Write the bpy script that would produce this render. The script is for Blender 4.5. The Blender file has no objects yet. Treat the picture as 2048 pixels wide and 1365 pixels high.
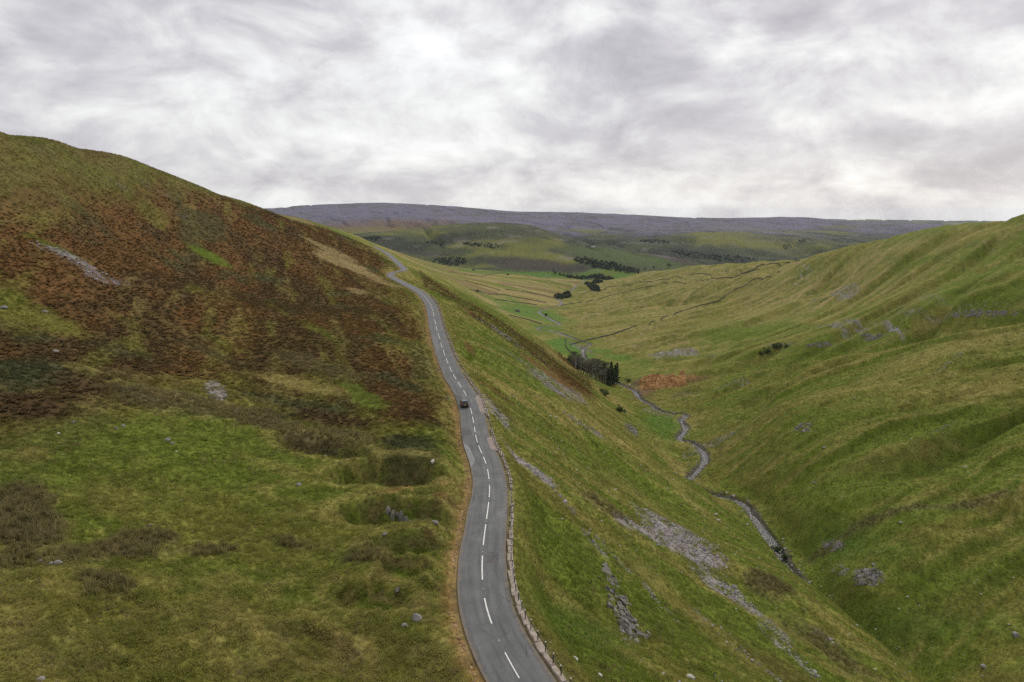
import bpy, bmesh, math, random
import numpy as np
from mathutils import Vector, Matrix

random.seed(7)
rng = np.random.default_rng(11)
SC = bpy.context.scene
COL = SC.collection

# ------------------------------------------------------------------ camera
F = 1365.0                      # focal length in photo pixels (24 mm on 36 mm)
CX, CY = 1024.0, 682.5
CAMZ = 300.0
PITCH = math.atan((682.5 - 427.0) / F)
cp_, sp_ = math.cos(PITCH), math.sin(PITCH)
cam_d = bpy.data.cameras.new('camera')
cam_d.sensor_width = 36.0
cam_d.lens = 24.0
cam_d.clip_start = 0.5
cam_d.clip_end = 60000.0
cam = bpy.data.objects.new('camera', cam_d)
cam.location = (0, 0, CAMZ)
cam.rotation_euler = (math.radians(90) - PITCH, 0, 0)
COL.objects.link(cam)
SC.camera = cam

# ------------------------------------------------------------------ world / sky
SUN_EL, SUN_AZ = 36.0, 32.0     # degrees; azimuth clockwise from the view direction (+Y)
W = bpy.data.worlds.new('World')
SC.world = W
W.use_nodes = True
nt = W.node_tree
nt.nodes.clear()
def N(tree, typ, **kw):
    n = tree.nodes.new(typ)
    for k, v in kw.items():
        if k == 'inp':
            for kk, vv in v.items():
                n.inputs[kk].default_value = vv
        else:
            setattr(n, k, v)
    return n
def L(tree, a, b):
    tree.links.new(a, b)
def math_n(tree, op, a, b=None, c=None, clamp=False):
    n = tree.nodes.new('ShaderNodeMath'); n.operation = op; n.use_clamp = clamp
    for i, s in enumerate((a, b, c)):
        if s is None: continue
        if isinstance(s, (int, float)): n.inputs[i].default_value = s
        else: tree.links.new(s, n.inputs[i])
    return n.outputs[0]
def mix_n(tree, fac, a, b, blend='MIX'):
    n = tree.nodes.new('ShaderNodeMix'); n.data_type = 'RGBA'; n.blend_type = blend
    for i, s in ((0, fac), (6, a), (7, b)):
        if isinstance(s, (int, float)): n.inputs[i].default_value = s
        elif isinstance(s, tuple): n.inputs[i].default_value = (*s, 1.0) if len(s) == 3 else s
        else: tree.links.new(s, n.inputs[i])
    return n.outputs[2]
def ramp_n(tree, fac, stops, interp='EASE'):
    n = tree.nodes.new('ShaderNodeValToRGB'); cr = n.color_ramp; cr.interpolation = interp
    while len(cr.elements) < len(stops): cr.elements.new(0.5)
    for e, (p, c) in zip(cr.elements, stops):
        e.position = p
        e.color = (c, c, c, 1) if isinstance(c, (int, float)) else (*c, 1)
    tree.links.new(fac, n.inputs[0])
    return n.outputs[0]

tc = N(nt, 'ShaderNodeTexCoord')
sep = N(nt, 'ShaderNodeSeparateXYZ'); L(nt, tc.outputs['Generated'], sep.inputs[0])
zc = math_n(nt, 'ADD', math_n(nt, 'MAXIMUM', sep.outputs[2], 0.0), 0.26)
pxn = math_n(nt, 'DIVIDE', sep.outputs[0], zc)
pyn = math_n(nt, 'DIVIDE', sep.outputs[1], zc)
cmb = N(nt, 'ShaderNodeCombineXYZ'); L(nt, pxn, cmb.inputs[0]); L(nt, pyn, cmb.inputs[1]); cmb.inputs[2].default_value = 2.3
def cloud(scale, detail, rough, dist, off, src=None, stretch=(1, 1, 1)):
    m = N(nt, 'ShaderNodeMapping'); m.inputs['Location'].default_value = off; m.inputs['Scale'].default_value = stretch
    L(nt, src or cmb.outputs[0], m.inputs[0])
    n = N(nt, 'ShaderNodeTexNoise', inp={'Scale': scale, 'Detail': detail, 'Roughness': rough, 'Distortion': dist})
    L(nt, m.outputs[0], n.inputs['Vector'])
    return n.outputs[0]
gen = tc.outputs['Generated']
c1 = cloud(0.95, 7.0, 0.52, 0.2, (3.1, 0.7, 0.0))                               # the layer, foreshortened to the horizon
c2 = cloud(3.0, 8.0, 0.58, 0.4, (9.4, 5.2, 1.0))                                # its ragged underside
c4 = cloud(1.5, 2.0, 0.5, 0.0, (2.1, 5.2, 3.0), gen, (1, 1, 1.5))               # broad light and heavy parts
c3 = cloud(6.2, 9.0, 0.58, 0.35, (2.45, 8.8, 4.0), gen, (1, 1, 1.9))            # heaps with height
c3u = cloud(6.2, 9.0, 0.58, 0.35, (2.45, 8.8, 4.06), gen, (1, 1, 1.9))          # the same a little higher: pale tops, grey bases
top = math_n(nt, 'SUBTRACT', c3u, c3)
mass = math_n(nt, 'ADD', math_n(nt, 'ADD', math_n(nt, 'MULTIPLY', c1, 0.30), math_n(nt, 'MULTIPLY', c4, 0.13)), math_n(nt, 'ADD', math_n(nt, 'MULTIPLY', c2, 0.16), math_n(nt, 'MULTIPLY', c3, 0.41)))
mass = math_n(nt, 'ADD', mass, math_n(nt, 'MULTIPLY', top, 0.66))
cl_col = ramp_n(nt, mass, [(0.33, (0.95, 0.95, 0.945)), (0.41, (0.83, 0.83, 0.825)), (0.46, (0.74, 0.735, 0.735)), (0.50, (0.655, 0.645, 0.66)), (0.545, (0.565, 0.55, 0.58)), (0.60, (0.48, 0.465, 0.50)), (0.70, (0.36, 0.35, 0.38))], 'LINEAR')
sky = N(nt, 'ShaderNodeTexSky', sky_type='NISHITA', sun_disc=False)
sky.sun_elevation = math.radians(SUN_EL)
sky.sun_rotation = math.radians(SUN_AZ)
sky.air_density, sky.dust_density, sky.ozone_density = 1.0, 1.5, 1.0
bg_sky = N(nt, 'ShaderNodeBackground', inp={'Strength': 0.10}); L(nt, sky.outputs[0], bg_sky.inputs[0])
bg_cl = N(nt, 'ShaderNodeBackground', inp={'Strength': 1.0}); L(nt, cl_col, bg_cl.inputs[0])
mixw = N(nt, 'ShaderNodeMixShader', inp={0: 0.93}); L(nt, bg_sky.outputs[0], mixw.inputs[1]); L(nt, bg_cl.outputs[0], mixw.inputs[2])
outw = N(nt, 'ShaderNodeOutputWorld'); L(nt, mixw.outputs[0], outw.inputs[0])

# ------------------------------------------------------------------ sun (soft, behind cloud)
sl = bpy.data.lights.new('sun', 'SUN'); sl.energy = 1.5; sl.angle = math.radians(10); sl.color = (1.0, 0.955, 0.88)
sun = bpy.data.objects.new('sun', sl)
el, az = math.radians(SUN_EL), math.radians(SUN_AZ)
sdir = Vector((math.sin(az) * math.cos(el), math.cos(az) * math.cos(el), math.sin(el)))
sun.rotation_euler = sdir.to_track_quat('Z', 'Y').to_euler()
sun.location = (200, 300, 600)
COL.objects.link(sun)

vs = SC.view_settings
vs.view_transform = 'Standard'; vs.look = 'None'; vs.gamma = 1.0; vs.use_curve_mapping = False
vs.exposure = 0.20
SC.render.engine = 'CYCLES'
SC.cycles.max_bounces = 4
SC.cycles.diffuse_bounces = 2
SC.cycles.glossy_bounces = 2
SC.cycles.transmission_bounces = 2
SC.cycles.volume_bounces = 0
SC.cycles.use_adaptive_sampling = True
SC.cycles.adaptive_threshold = 0.008
SC.cycles.use_denoising = False

# ------------------------------------------------------------------ small helpers
def tag(o, label=None, cat=None, group=None, kind=None):
    if label: o['label'] = label
    if cat: o['category'] = cat
    if group: o['group'] = group
    if kind: o['kind'] = kind
    return o
def mesh_obj(name, verts, faces, mat=None, parent=None, smooth=False, loc=None):
    me = bpy.data.meshes.new(name)
    me.from_pydata([tuple(map(float, v)) for v in verts], [], [tuple(int(i) for i in f) for f in faces])
    me.update()
    if mat: me.materials.append(mat)
    if smooth: me.polygons.foreach_set('use_smooth', [True] * len(me.polygons))
    o = bpy.data.objects.new(name, me)
    COL.objects.link(o)
    if parent: o.parent = parent
    if loc is not None: o.location = loc
    return o
def empty(name, loc=(0, 0, 0), rz=0.0):
    o = bpy.data.objects.new(name, None); COL.objects.link(o)
    o.location = loc; o.rotation_euler = (0, 0, rz); o.empty_display_size = 0.2
    return o
class MB:
    'collects simple solids into one mesh'
    def __init__(s): s.v = []; s.f = []
    def add(s, vs_, fs_):
        o = len(s.v); s.v += [tuple(v) for v in vs_]; s.f += [tuple(i + o for i in f) for f in fs_]
    def box(s, c, h, rz=0.0, taper=1.0):
        ca, sa = math.cos(rz), math.sin(rz); vv = []
        for z in (-1, 1):
            k = taper if z > 0 else 1.0
            for x, y in ((-1, -1), (1, -1), (1, 1), (-1, 1)):
                X, Y = x * h[0] * k, y * h[1] * k
                vv.append((c[0] + X * ca - Y * sa, c[1] + X * sa + Y * ca, c[2] + z * h[2]))
        s.add(vv, [(0, 3, 2, 1), (4, 5, 6, 7), (0, 1, 5, 4), (1, 2, 6, 5), (2, 3, 7, 6), (3, 0, 4, 7)])
    def tube(s, pts, rad, n=6):
        pts = [Vector(p) for p in pts]
        rad = rad if isinstance(rad, (list, tuple)) else [rad] * len(pts)
        rings = []
        for i, p in enumerate(pts):
            d = (pts[min(i + 1, len(pts) - 1)] - pts[max(i - 1, 0)]).normalized()
            a = d.cross(Vector((0, 0, 1)));
            if a.length < 1e-3: a = Vector((1, 0, 0))
            a.normalize(); b = d.cross(a).normalized()
            rings.append([tuple(p + (a * math.cos(2 * math.pi * k / n) + b * math.sin(2 * math.pi * k / n)) * rad[i]) for k in range(n)])
        vv = [v for r in rings for v in r]; ff = []
        for i in range(len(pts) - 1):
            for k in range(n):
                ff.append((i * n + k, i * n + (k + 1) % n, (i + 1) * n + (k + 1) % n, (i + 1) * n + k))
        ff.append(tuple(range(n - 1, -1, -1))); ff.append(tuple((len(pts) - 1) * n + k for k in range(n)))
        s.add(vv, ff)
    def build(s, name, mat=None, parent=None, smooth=False, loc=None):
        return mesh_obj(name, s.v, s.f, mat, parent, smooth, loc)
def copy_tree(o, parent=None):
    c = o.copy(); COL.objects.link(c); c.parent = parent
    if parent is not None: c.matrix_parent_inverse = o.matrix_parent_inverse.copy()
    for ch in [x for x in KIDS.get(o.name, [])]: copy_tree(ch, c)
    return c
KIDS = {}
def reg(o):                                   # remember children of a prototype once
    KIDS[o.name] = [c for c in COL.objects if c.parent == o]
    for c in KIDS[o.name]: reg(c)

# ------------------------------------------------------------------ noise
def _h(ix, iy, seed):
    h = (ix.astype(np.uint32) * np.uint32(374761393) + iy.astype(np.uint32) * np.uint32(668265263) + np.uint32((seed * 974634777) & 0xffffffff))
    h = (h ^ (h >> np.uint32(13))) * np.uint32(1274126177)
    return ((h ^ (h >> np.uint32(16))) & np.uint32(0xffffff)).astype(np.float32) / np.float32(0xffffff)
def vn(x, y, seed=0):
    'value noise, -1..1'
    xf, yf = np.floor(x), np.floor(y)
    ix, iy = xf.astype(np.int32), yf.astype(np.int32)
    fx, fy = x - xf, y - yf
    fx = fx * fx * fx * (fx * (fx * 6 - 15) + 10); fy = fy * fy * fy * (fy * (fy * 6 - 15) + 10)
    a = _h(ix, iy, seed); b = _h(ix + 1, iy, seed); c = _h(ix, iy + 1, seed); d = _h(ix + 1, iy + 1, seed)
    return ((a + (b - a) * fx) * (1 - fy) + (c + (d - c) * fx) * fy) * 2 - 1
def fbm(x, y, o=4, seed=0, g=0.5):
    s = 0.0; a = 1.0; t = 0.0
    for k in range(o):
        s = s + a * vn(x * 2 ** k + 17.3 * k, y * 2 ** k - 9.1 * k, seed + k); t += a; a *= g
    return s / t
def sst(e0, e1, x):
    t = np.clip((x - e0) / (e1 - e0), 0, 1)
    return t * t * (3 - 2 * t)

# ------------------------------------------------------------------ pixels <-> places
def ray(px, py):
    xc = (np.asarray(px, float) - CX) / F; yc = -(np.asarray(py, float) - CY) / F
    return xc, cp_ + yc * sp_, -sp_ + yc * cp_
def at_d(px, py, d):
    x, y, z = ray(px, py); return (x * d, y * d, CAMZ + z * d)
def at_z(px, py, Z):
    x, y, z = ray(px, py); d = (Z - CAMZ) / z
    return (x * d, y * d, Z + 0 * d)
# ------------------------------------------------------------------ terrain control points
# visible points: (pixel x, pixel y, distance along the view axis in metres); hidden ones: world x, y, z
VIS = [
 # left fell: near shelf, concave rise, brow
 (0,1365,44),(0,1180,56),(0,1000,72),(0,850,92),(0,700,125),(0,550,165),(0,400,210),(0,265,262),
 (250,1365,49),(250,1000,80),(250,800,118),(250,650,172),(250,500,255),(250,400,315),(250,314,368),
 (65,280,288),(130,287,314),(330,345,418),(400,374,460),(500,407,540),(600,436,800),(650,452,1050),(690,466,1450),
 (500,1365,54),(500,1180,67),(500,1000,90),(500,850,124),(500,700,180),(500,600,250),(500,500,370),
 (700,1365,57),(700,1100,80),(700,900,116),(700,750,170),(700,620,285),(700,540,450),(700,490,680),
 (850,1365,58.5),(850,1180,71),(850,980,100),(850,850,130),(820,700,198),(800,620,282),(740,520,640),
 # slope below the road
 (1200,1365,66),(1350,1365,76),(1500,1365,88),(1700,1365,109),(1850,1365,126),
 (1100,1200,86),(1300,1200,104),(1500,1200,131),(1700,1240,150),
 (1100,1050,112),(1300,1050,146),(1450,1080,178),(1580,1140,185),(1480,1045,235),
 (1100,920,152),(1250,950,205),(1395,970,300),(1080,800,215),(1200,860,295),(1300,905,345),
 (1000,700,258),(1100,760,330),(1200,800,430),(1300,850,430),(1330,885,400),
 (960,620,400),(1060,690,470),(1140,740,540),
 (890,570,620),(940,590,800),(1000,630,740),(1060,670,700),(1140,725,622),(1200,765,572),(1240,790,548),(850,545,900),(800,525,980),
 # right bank and hillside
 (2048,1365,163),(2048,1200,192),(2048,1000,238),(2048,850,290),(2048,700,370),(2048,640,420),
 (1900,1365,178),(1820,1250,198),(1700,1130,228),(1900,1050,222),(1800,1000,246),(1650,1000,264),(1600,900,314),(1950,1200,196),(1750,1200,208),(1750,850,312),
 (1900,850,298),(1900,720,372),(1900,666,440),(1800,690,455),(1750,740,405),(1650,780,395),(1600,720,500),(1550,820,372),(1450,900,368),(1450,800,470),(1450,742,560),(1520,760,470),
 (2048,590,500),(2048,500,575),(2048,430,650),(1960,443,740),(1890,450,790),(1800,468,870),(1700,490,980),(1620,512,1080),(1560,519,1280),(1500,522,1500),(1450,526,1750),
 (1900,600,520),(1900,520,640),(1800,620,560),(1800,560,680),(1700,660,580),(1700,600,730),(1700,540,880),(1600,650,700),(1600,600,850),(1600,550,1000),
 (1500,700,620),(1500,640,830),(1500,580,1130),(1450,700,690),(1450,640,910),(1450,590,1200),(1450,550,1550),
 (1380,700,730),(1380,640,960),(1380,590,1290),(1380,552,1720),(1380,533,1900),
 (1300,770,585),(1300,700,752),(1300,650,990),(1300,600,1360),(1300,565,1860),(1300,543,2200),
 (1230,690,880),(1220,640,1150),(1220,600,1480),(1215,575,1950),(1205,565,2300),
 # fields left of the beck
 (1050,640,1160),(1080,655,1090),(1000,620,1330),(1000,590,1560),(1000,565,1800),(900,560,1480),(950,560,1700),(860,541,1650),(880,539,1900),(950,541,2150),(1000,544,2250),(1060,590,1640),(1100,565,2050),(1130,580,1900),(1060,552,2250),(1130,556,2450),
 # the hill across the dale
 (1150,559,2820),(1100,549,2820),(1000,540,2850),(900,530,2950),(830,522,2950),(1200,548,2800),(1280,535,2900),
 (690,474,3600),(760,497,3150),(760,470,3500),(800,459,3750),(900,451,3750),(1000,447,3700),(1040,449,3650),(1090,464,3600),(1180,489,3500),(1260,506,3400),(1330,516,3350),(1400,527,3250),
 (850,490,3350),(900,480,3400),(1000,480,3330),(1000,510,3100),(900,508,3150),(1100,500,3200),(1100,525,2980),(1200,520,3020),(1300,530,3000),
 # back fells
 (1235,489,4500),(1270,478,4650),(1320,469,4800),(1400,462,4850),(1500,466,4800),(1600,474,4700),(1400,495,4350),(1320,492,4350),(1450,515,4150),(1500,500,4250),(1560,508,4200),(1640,495,4350),(1700,482,4700),(1800,462,5600),
 (1180,470,4900),(1120,462,5000),(1150,455,5400),(1080,455,5200),(1200,450,5900),(1300,452,5800),(1400,450,6000),(1550,455,6000),(1700,460,5800),
 (540,418,8000),(600,413,7900),(700,408,7700),(760,407,7600),(830,410,7500),(950,417,7400),(1050,425,7400),(1150,430,7300),(1250,431,7300),(1320,431,7300),(1390,437,7400),(1500,437,7300),(1650,438,7300),(1700,443,7300),(1800,445,7300),(1900,450,7300),
 (650,425,6600),(760,425,6300),(760,440,5200),(680,450,4900),(900,432,6200),(900,443,5200),(1000,437,6000),(1100,442,6200),
]
HID = [
 # behind the left brow, plateau
 (-330,360,338),(-300,520,322),(-330,700,305),(-420,900,290),(-480,1250,275),(-600,600,345),(-700,1500,285),(-400,200,335),(-260,180,318),(-180,120,296),(-120,40,284),(-80,10,276),(-500,2000,245),(-700,2800,170),(-900,500,365),
 # under and behind the camera
 (-30,20,265),(0,20,262),(20,30,262),(60,60,232),(100,100,199),(60,10,238),(110,40,205),(0,-60,266),(-60,-80,285),(100,-80,222),(0,-300,275),(250,-200,260),(-300,-200,330),(-120,-500,290),
 # beck hidden behind the near slope
 (100,147,176),(103,120,179),(112,90,183),(122,40,190),(99,180,174.5),
 (150,100,205),(190,150,212),(170,40,222),(260,160,240),(330,260,262),(240,60,258),(450,300,300),(600,450,325),(400,0,320),
 # ravine behind the near right crest
 (350,468,216),(304,484,205),(266,506,193),(236,544,182),(205,585,171),(165,605,163),
 # behind the right skyline
 (560,800,278),(660,1000,262),(620,1250,215),(700,1600,172),(760,2000,135),(620,2300,95),(900,600,318),(1100,1300,268),(1200,2400,140),(1700,3300,90),(1350,1950,185),
 # far side of the left lower spur
 (-60,900,180),(-30,1000,150),(10,1000,132),(-120,1100,190),(-200,1300,205),(-250,1700,185),(-90,1250,150),
 # Swaledale floor
 (250,2650,40),(80,2620,38),(-150,2600,60),(-400,2600,90),(450,2700,38),(700,2900,30),(1000,3200,20),(1300,3700,14),
 (600,4000,30),(300,4300,70),(0,4400,130),(-400,4500,170),(-900,4200,180),(900,3700,10),(1800,4300,20),(2600,4800,60),(3600,5200,120),
 # beyond the far skyline
 (-3500,9500,360),(-1500,9600,370),(0,9600,300),(1800,9600,230),(4200,9500,120),(6500,8000,120),(-6500,8000,380),
 (-9000,12500,280),(-3000,14500,280),(3000,14500,200),(9000,12500,100),(-4000,3000,330),(-2500,1200,380),(3500,1500,330),(3000,-2000,330),(-3000,-2500,380),(0,-5000,300),(-9000,0,330),(9000,0,330),(0,-14000,300),(9000,-9000,300),(-9000,-9000,300),
]
# ---- the road, centre line as seen (pixel x, pixel y, height)
ROAD_PX = [(1140,1520,262.2),(1090,1440,262),(1042,1365,261.6),(1010,1308,261.3),(983,1250,261),(968,1201,260.7),(963.6,1142,260.4),(966,1094,260),(971,1054,259.4),(977,1010,258.6),(979.6,980,258),(977.5,952,257.5),(973,930,257.2),(966,912,257),(957.5,894,256.7),(951.5,873,256.5),(948,850,256.2),(944,829,256),(938,806,256),(931,788,256),(919,770,256),(909,754,256),(901,739,256),(894,722,256),(888,706,256),(883,691,256),(878,673,256),(873,657,256),(870,643,256),(867,628,256),(862,611,256),(855,600,256),(845.5,590,256),(836,582,256),(821,574,256),(803,565,256),(787,556.5,256),(780,550.5,256),(784,546,256),(796,543.5,256),(806,541.5,256),(808,538.5,256),(804,534.5,256),(798,529,256),(791,522,256),(784.5,516.4,256),(777.7,510.2,256),(770.5,505.4,256),(762,501.2,256),(743,491.5,256),(717,480,256),(694,469.8,256),(672,461.5,256)]
# ---- the beck
BECK_PX = [(1584,1146,173.5),(1560,1105,173),(1530,1065,172.5),(1505,1030,172),(1480,1003,171.5),(1450,993,171),(1415,984,170.3),(1390,972,169.6),(1376,960,169),(1395,940,168.4),(1410,920,167.6),(1404,900,167),(1385,886,165.5),(1358,878,164.5),(1372,857,163),(1362,842,162),(1372,830,161),(1340,827,160),(1315,820,158),(1300,808,156.5),(1280,797,155)]
BECK_HID = [(103,575,150),(98,610,147),(93,650,143),(90,700,139),(84,745,136)]
BECK_PX2 = [(1166,698,129),(1181,690,128.3),(1168,684,127.6),(1150,678,126.5),(1134,672,124),(1112,664,121),(1075,659,119)]
BECK_HID2 = [(62,1110,117.5),(80,1140,116)]
BECK_PX3 = [(1107,642,111),(1094,634,107),(1078,624,102),(1092,618,99),(1118,612,95),(1122,604,91),(1114,599,88),(1124,594,83),(1140,586,72),(1160,574,55),(1172,564,44),(1180,559,38)]

def catmull(P, step):
    P = np.asarray(P, float); out = []
    Q = np.vstack([2 * P[0] - P[1], P, 2 * P[-1] - P[-2]])
    for i in range(1, len(Q) - 2):
        p0, p1, p2, p3 = Q[i - 1], Q[i], Q[i + 1], Q[i + 2]
        n = max(2, int(np.linalg.norm(p2 - p1) / step))
        t = np.linspace(0, 1, n, endpoint=False)[:, None]
        out.append(0.5 * ((2 * p1) + (-p0 + p2) * t + (2 * p0 - 5 * p1 + 4 * p2 - p3) * t ** 2 + (-p0 + 3 * p1 - 3 * p2 + p3) * t ** 3))
    out.append(P[-1][None])
    return np.vstack(out)
def resample(P, step):
    s = np.r_[0, np.cumsum(np.linalg.norm(np.diff(P[:, :2], axis=0), axis=1))]
    t = np.arange(0, s[-1], step)
    return np.stack([np.interp(t, s, P[:, k]) for k in range(P.shape[1])], 1)
def smooth_line(P, n):
    for _ in range(n):
        Q = P.copy(); Q[1:-1] = 0.25 * P[:-2] + 0.5 * P[1:-1] + 0.25 * P[2:]; P = Q
    return P
road_raw = np.array([at_z(*p) for p in ROAD_PX])
ROAD = resample(smooth_line(resample(catmull(road_raw, 1.0), 1.0), 14), 2.0)
beck_raw = np.array([(122,40,190),(112,90,183),(103,120,179),(100,147,176),(99,180,174.5)] + [at_z(*p) for p in BECK_PX] + BECK_HID + [at_z(*p) for p in BECK_PX2] + BECK_HID2 + [at_z(*p) for p in BECK_PX3])
BECK = resample(catmull(beck_raw, 2.0), 3.0)

pts = [at_d(*p) for p in VIS] + HID
BROW = [(0,265,262),(130,287,314),(250,314,368),(330,345,418),(400,374,460),(500,407,540),(600,436,800),(650,452,1050),
        (2048,430,650),(1960,443,740),(1890,450,790),(1800,468,870),(1700,490,980),(1620,512,1080),(1560,519,1280),(1500,522,1500),(1450,526,1750),(1380,533,1900),(1300,543,2200)]
for b in BROW:                                   # the ground falls away behind each brow
    x, y, z = at_d(*b); r = math.hypot(x, y)
    for k in (1.08, 1.22):
        pts.append((x * k, y * k, CAMZ + (z - CAMZ) * k - 0.07 * r * (k - 1)))
for b in [(880,562,860),(940,590,800),(1000,630,740),(1060,670,700),(1140,725,622),(1200,765,572),(1395,970,300),(1480,1045,235),(1580,1140,185),(1700,1240,150),(1850,1365,126)]:
    x, y, z = at_d(*b); r = math.hypot(x, y)
    for k in (1.05, 1.10):                       # and drops steeply under the lip of the gill
        pts.append((x * k, y * k, CAMZ + (z - CAMZ) * k - 0.16 * r * (k - 1)))
for b in [(2048,640,420),(1970,652,430),(1900,666,440),(1800,690,455),(1700,706,472),(1600,720,500)]:
    x, y, z = at_d(*b); r = math.hypot(x, y)
    for k in (1.035, 1.075):
        pts.append((x * k, y * k, CAMZ + (z - CAMZ) * k - 0.30 * r * (k - 1)))
pts = np.array(pts, float)
pts = np.vstack([pts, road_raw[::1], beck_raw])
def lp(X, Y):
    r = np.sqrt(X * X + Y * Y) + 1e-6
    return np.arctan2(X, Y), np.log(r)
def tps_fit(u, v, z, lam=2e-4):
    n = len(u); d2 = (u[:, None] - u[None]) ** 2 + (v[:, None] - v[None]) ** 2
    K = 0.5 * d2 * np.log(d2 + 1e-12); K[np.arange(n), np.arange(n)] = lam
    Pm = np.stack([np.ones(n), u, v], 1)
    A = np.block([[K, Pm], [Pm.T, np.zeros((3, 3))]])
    return np.linalg.solve(A, np.r_[z, 0, 0, 0])
pu, pv = lp(pts[:, 0], pts[:, 1])
# the field wraps round behind the camera
allu, allv, allz = [pu], [pv], [pts[:, 2]]
back = np.abs(pu) > 1.7
allu.append(pu[back] - 2 * np.pi * np.sign(pu[back])); allv.append(pv[back]); allz.append(pts[back, 2])
allu, allv, allz = map(np.concatenate, (allu, allv, allz))
# interpolate height relative to a coarse mean so near detail is not washed out by far relief
wts = tps_fit(allu, allv, allz)
_s = np.radians(np.linspace(50, 180, 66)); GU = np.r_[-_s[::-1], np.radians(np.linspace(-50, 50, 402))[1:-1], _s]; GV = np.linspace(math.log(2.0), math.log(22000.0), 620)
def tps_eval(u, v):
    out = np.empty(u.shape, float)
    fu, fv, fo = u.ravel(), v.ravel(), out.ravel()
    for i in range(0, fu.size, 20000):
        a, b = fu[i:i + 20000, None], fv[i:i + 20000, None]
        d2 = (a - allu) ** 2 + (b - allv) ** 2
        fo[i:i + 20000] = (0.5 * d2 * np.log(d2 + 1e-12)) @ wts[:-3] + wts[-3] + wts[-2] * fu[i:i + 20000] + wts[-1] * fv[i:i + 20000]
    return fo.reshape(u.shape)
GZ = tps_eval(*np.meshgrid(GU, GV, indexing='ij')).astype(np.float64)
GZ = np.clip(GZ, 5, 420)
for _ in range(1):
    GZ[1:-1, 1:-1] = 0.5 * GZ[1:-1, 1:-1] + 0.125 * (GZ[:-2, 1:-1] + GZ[2:, 1:-1] + GZ[1:-1, :-2] + GZ[1:-1, 2:])
def cub(t):
    return (-0.5 * t ** 3 + t ** 2 - 0.5 * t, 1.5 * t ** 3 - 2.5 * t ** 2 + 1, -1.5 * t ** 3 + 2 * t ** 2 + 0.5 * t, 0.5 * t ** 3 - 0.5 * t ** 2)
def base(X, Y):
    u, v = lp(X, Y)
    a = np.interp(u, GU, np.arange(len(GU))); b = np.clip((v - GV[0]) / (GV[1] - GV[0]), 1.001, len(GV) - 2.001)
    a = np.clip(a, 1.001, len(GU) - 2.001)
    ia, ib = np.floor(a).astype(int), np.floor(b).astype(int)
    wa, wb = cub(a - ia), cub(b - ib)
    z = 0.0
    for i in range(4):
        row = 0.0
        for j in range(4): row = row + wb[j] * GZ[ia + i - 1, ib + j - 1]
        z = z + wa[i] * row
    return z

# ------------------------------------------------------------------ distance to a line of points
class Line:
    def __init__(s, P, R, cell=16.0):
        s.P = np.asarray(P, float); s.R = R; s.cell = cell
        s.o = s.P[:, :2].min(0) - R - cell
        n = np.ceil((s.P[:, :2].max(0) + R + cell - s.o) / cell).astype(int) + 1
        s.g = np.zeros(n, bool); k = int(math.ceil(R / cell)) + 1
        for p in s.P[:, :2]:
            i, j = ((p - s.o) / cell).astype(int)
            s.g[max(i - k, 0):i + k + 1, max(j - k, 0):j + k + 1] = True
    def query(s, X, Y):
        'distance, signed side (+ = right of travel), position along in samples, mask of near points'
        sh = X.shape; X = X.ravel(); Y = Y.ravel()
        i = ((X - s.o[0]) / s.cell); j = ((Y - s.o[1]) / s.cell)
        ok = (i >= 0) & (j >= 0) & (i < s.g.shape[0]) & (j < s.g.shape[1])
        ii = np.where(ok, i, 0).astype(int); jj = np.where(ok, j, 0).astype(int)
        ok &= s.g[ii, jj]
        idx = np.nonzero(ok)[0]
        D = np.full(X.shape, 1e9); S = np.zeros(X.shape); T = np.zeros(X.shape)
        if len(idx):
            x, y = X[idx], Y[idx]; dd = np.full(len(idx), 1e18); ss = np.zeros(len(idx)); tt = np.zeros(len(idx))
            for k in range(len(s.P) - 1):
                a, b = s.P[k, :2], s.P[k + 1, :2]; ab = b - a; l2 = ab @ ab
                lo, hi = np.minimum(a, b) - s.R, np.maximum(a, b) + s.R
                m = np.nonzero((x > lo[0]) & (x < hi[0]) & (y > lo[1]) & (y < hi[1]))[0]
                if not len(m): continue
                qx, qy = x[m] - a[0], y[m] - a[1]
                t = np.clip((qx * ab[0] + qy * ab[1]) / l2, 0, 1)
                d2 = (qx - t * ab[0]) ** 2 + (qy - t * ab[1]) ** 2
                w = d2 < dd[m]; mm = m[w]
                dd[mm] = d2[w]; tt[mm] = k + t[w]; ss[mm] = np.sign(ab[1] * qx[w] - ab[0] * qy[w])
            D[idx] = np.sqrt(dd); S[idx] = ss; T[idx] = tt
        return D.reshape(sh), S.reshape(sh), T.reshape(sh)
ROADL = Line(ROAD, 14.0); BECKL = Line(BECK, 14.0)
RW = 2.75                                  # half width of the tarmac

# ------------------------------------------------------------------ shake holes beside the road
HOLES = []   # filled below: (x, y, half-length, half-width, angle, depth)
def hole(px, py, d, hl, hw, ang, depth): 
    x, y, _ = at_d(px, py, d); HOLES.append((x, y, hl, hw, math.radians(ang), depth * (.72 if d > 100 else (.58 if d > 78 else .45))))
hole(775, 930, 107, 9.5, 7.0, 15, 8.5)
hole(640, 893, 117, 10.0, 5.0, -25, 4.0)
hole(800, 1020, 91.3, 9.6, 5.6, 0, 7.2)
hole(835, 1096, 81.6, 6.6, 3.4, -4, 4.0)
hole(815, 1146, 76.5, 3.0, 2.2, -10, 4.0)
hole(810, 1180, 73.0, 4.0, 1.9, -20, 1.6)
hole(745, 1218, 70.5, 4.8, 3.2, -15, 4.8)
hole(855, 1232, 68.0, 2.6, 1.6, 0, 1.0)
hole(640, 1330, 61.0, 5.0, 2.6, -20, 1.4)
hole(180, 705, 128, 4.5, 2.5, -20, 1.6)
hole(200, 440, 285, 8.0, 3.0, -25, 2.5)

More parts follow.
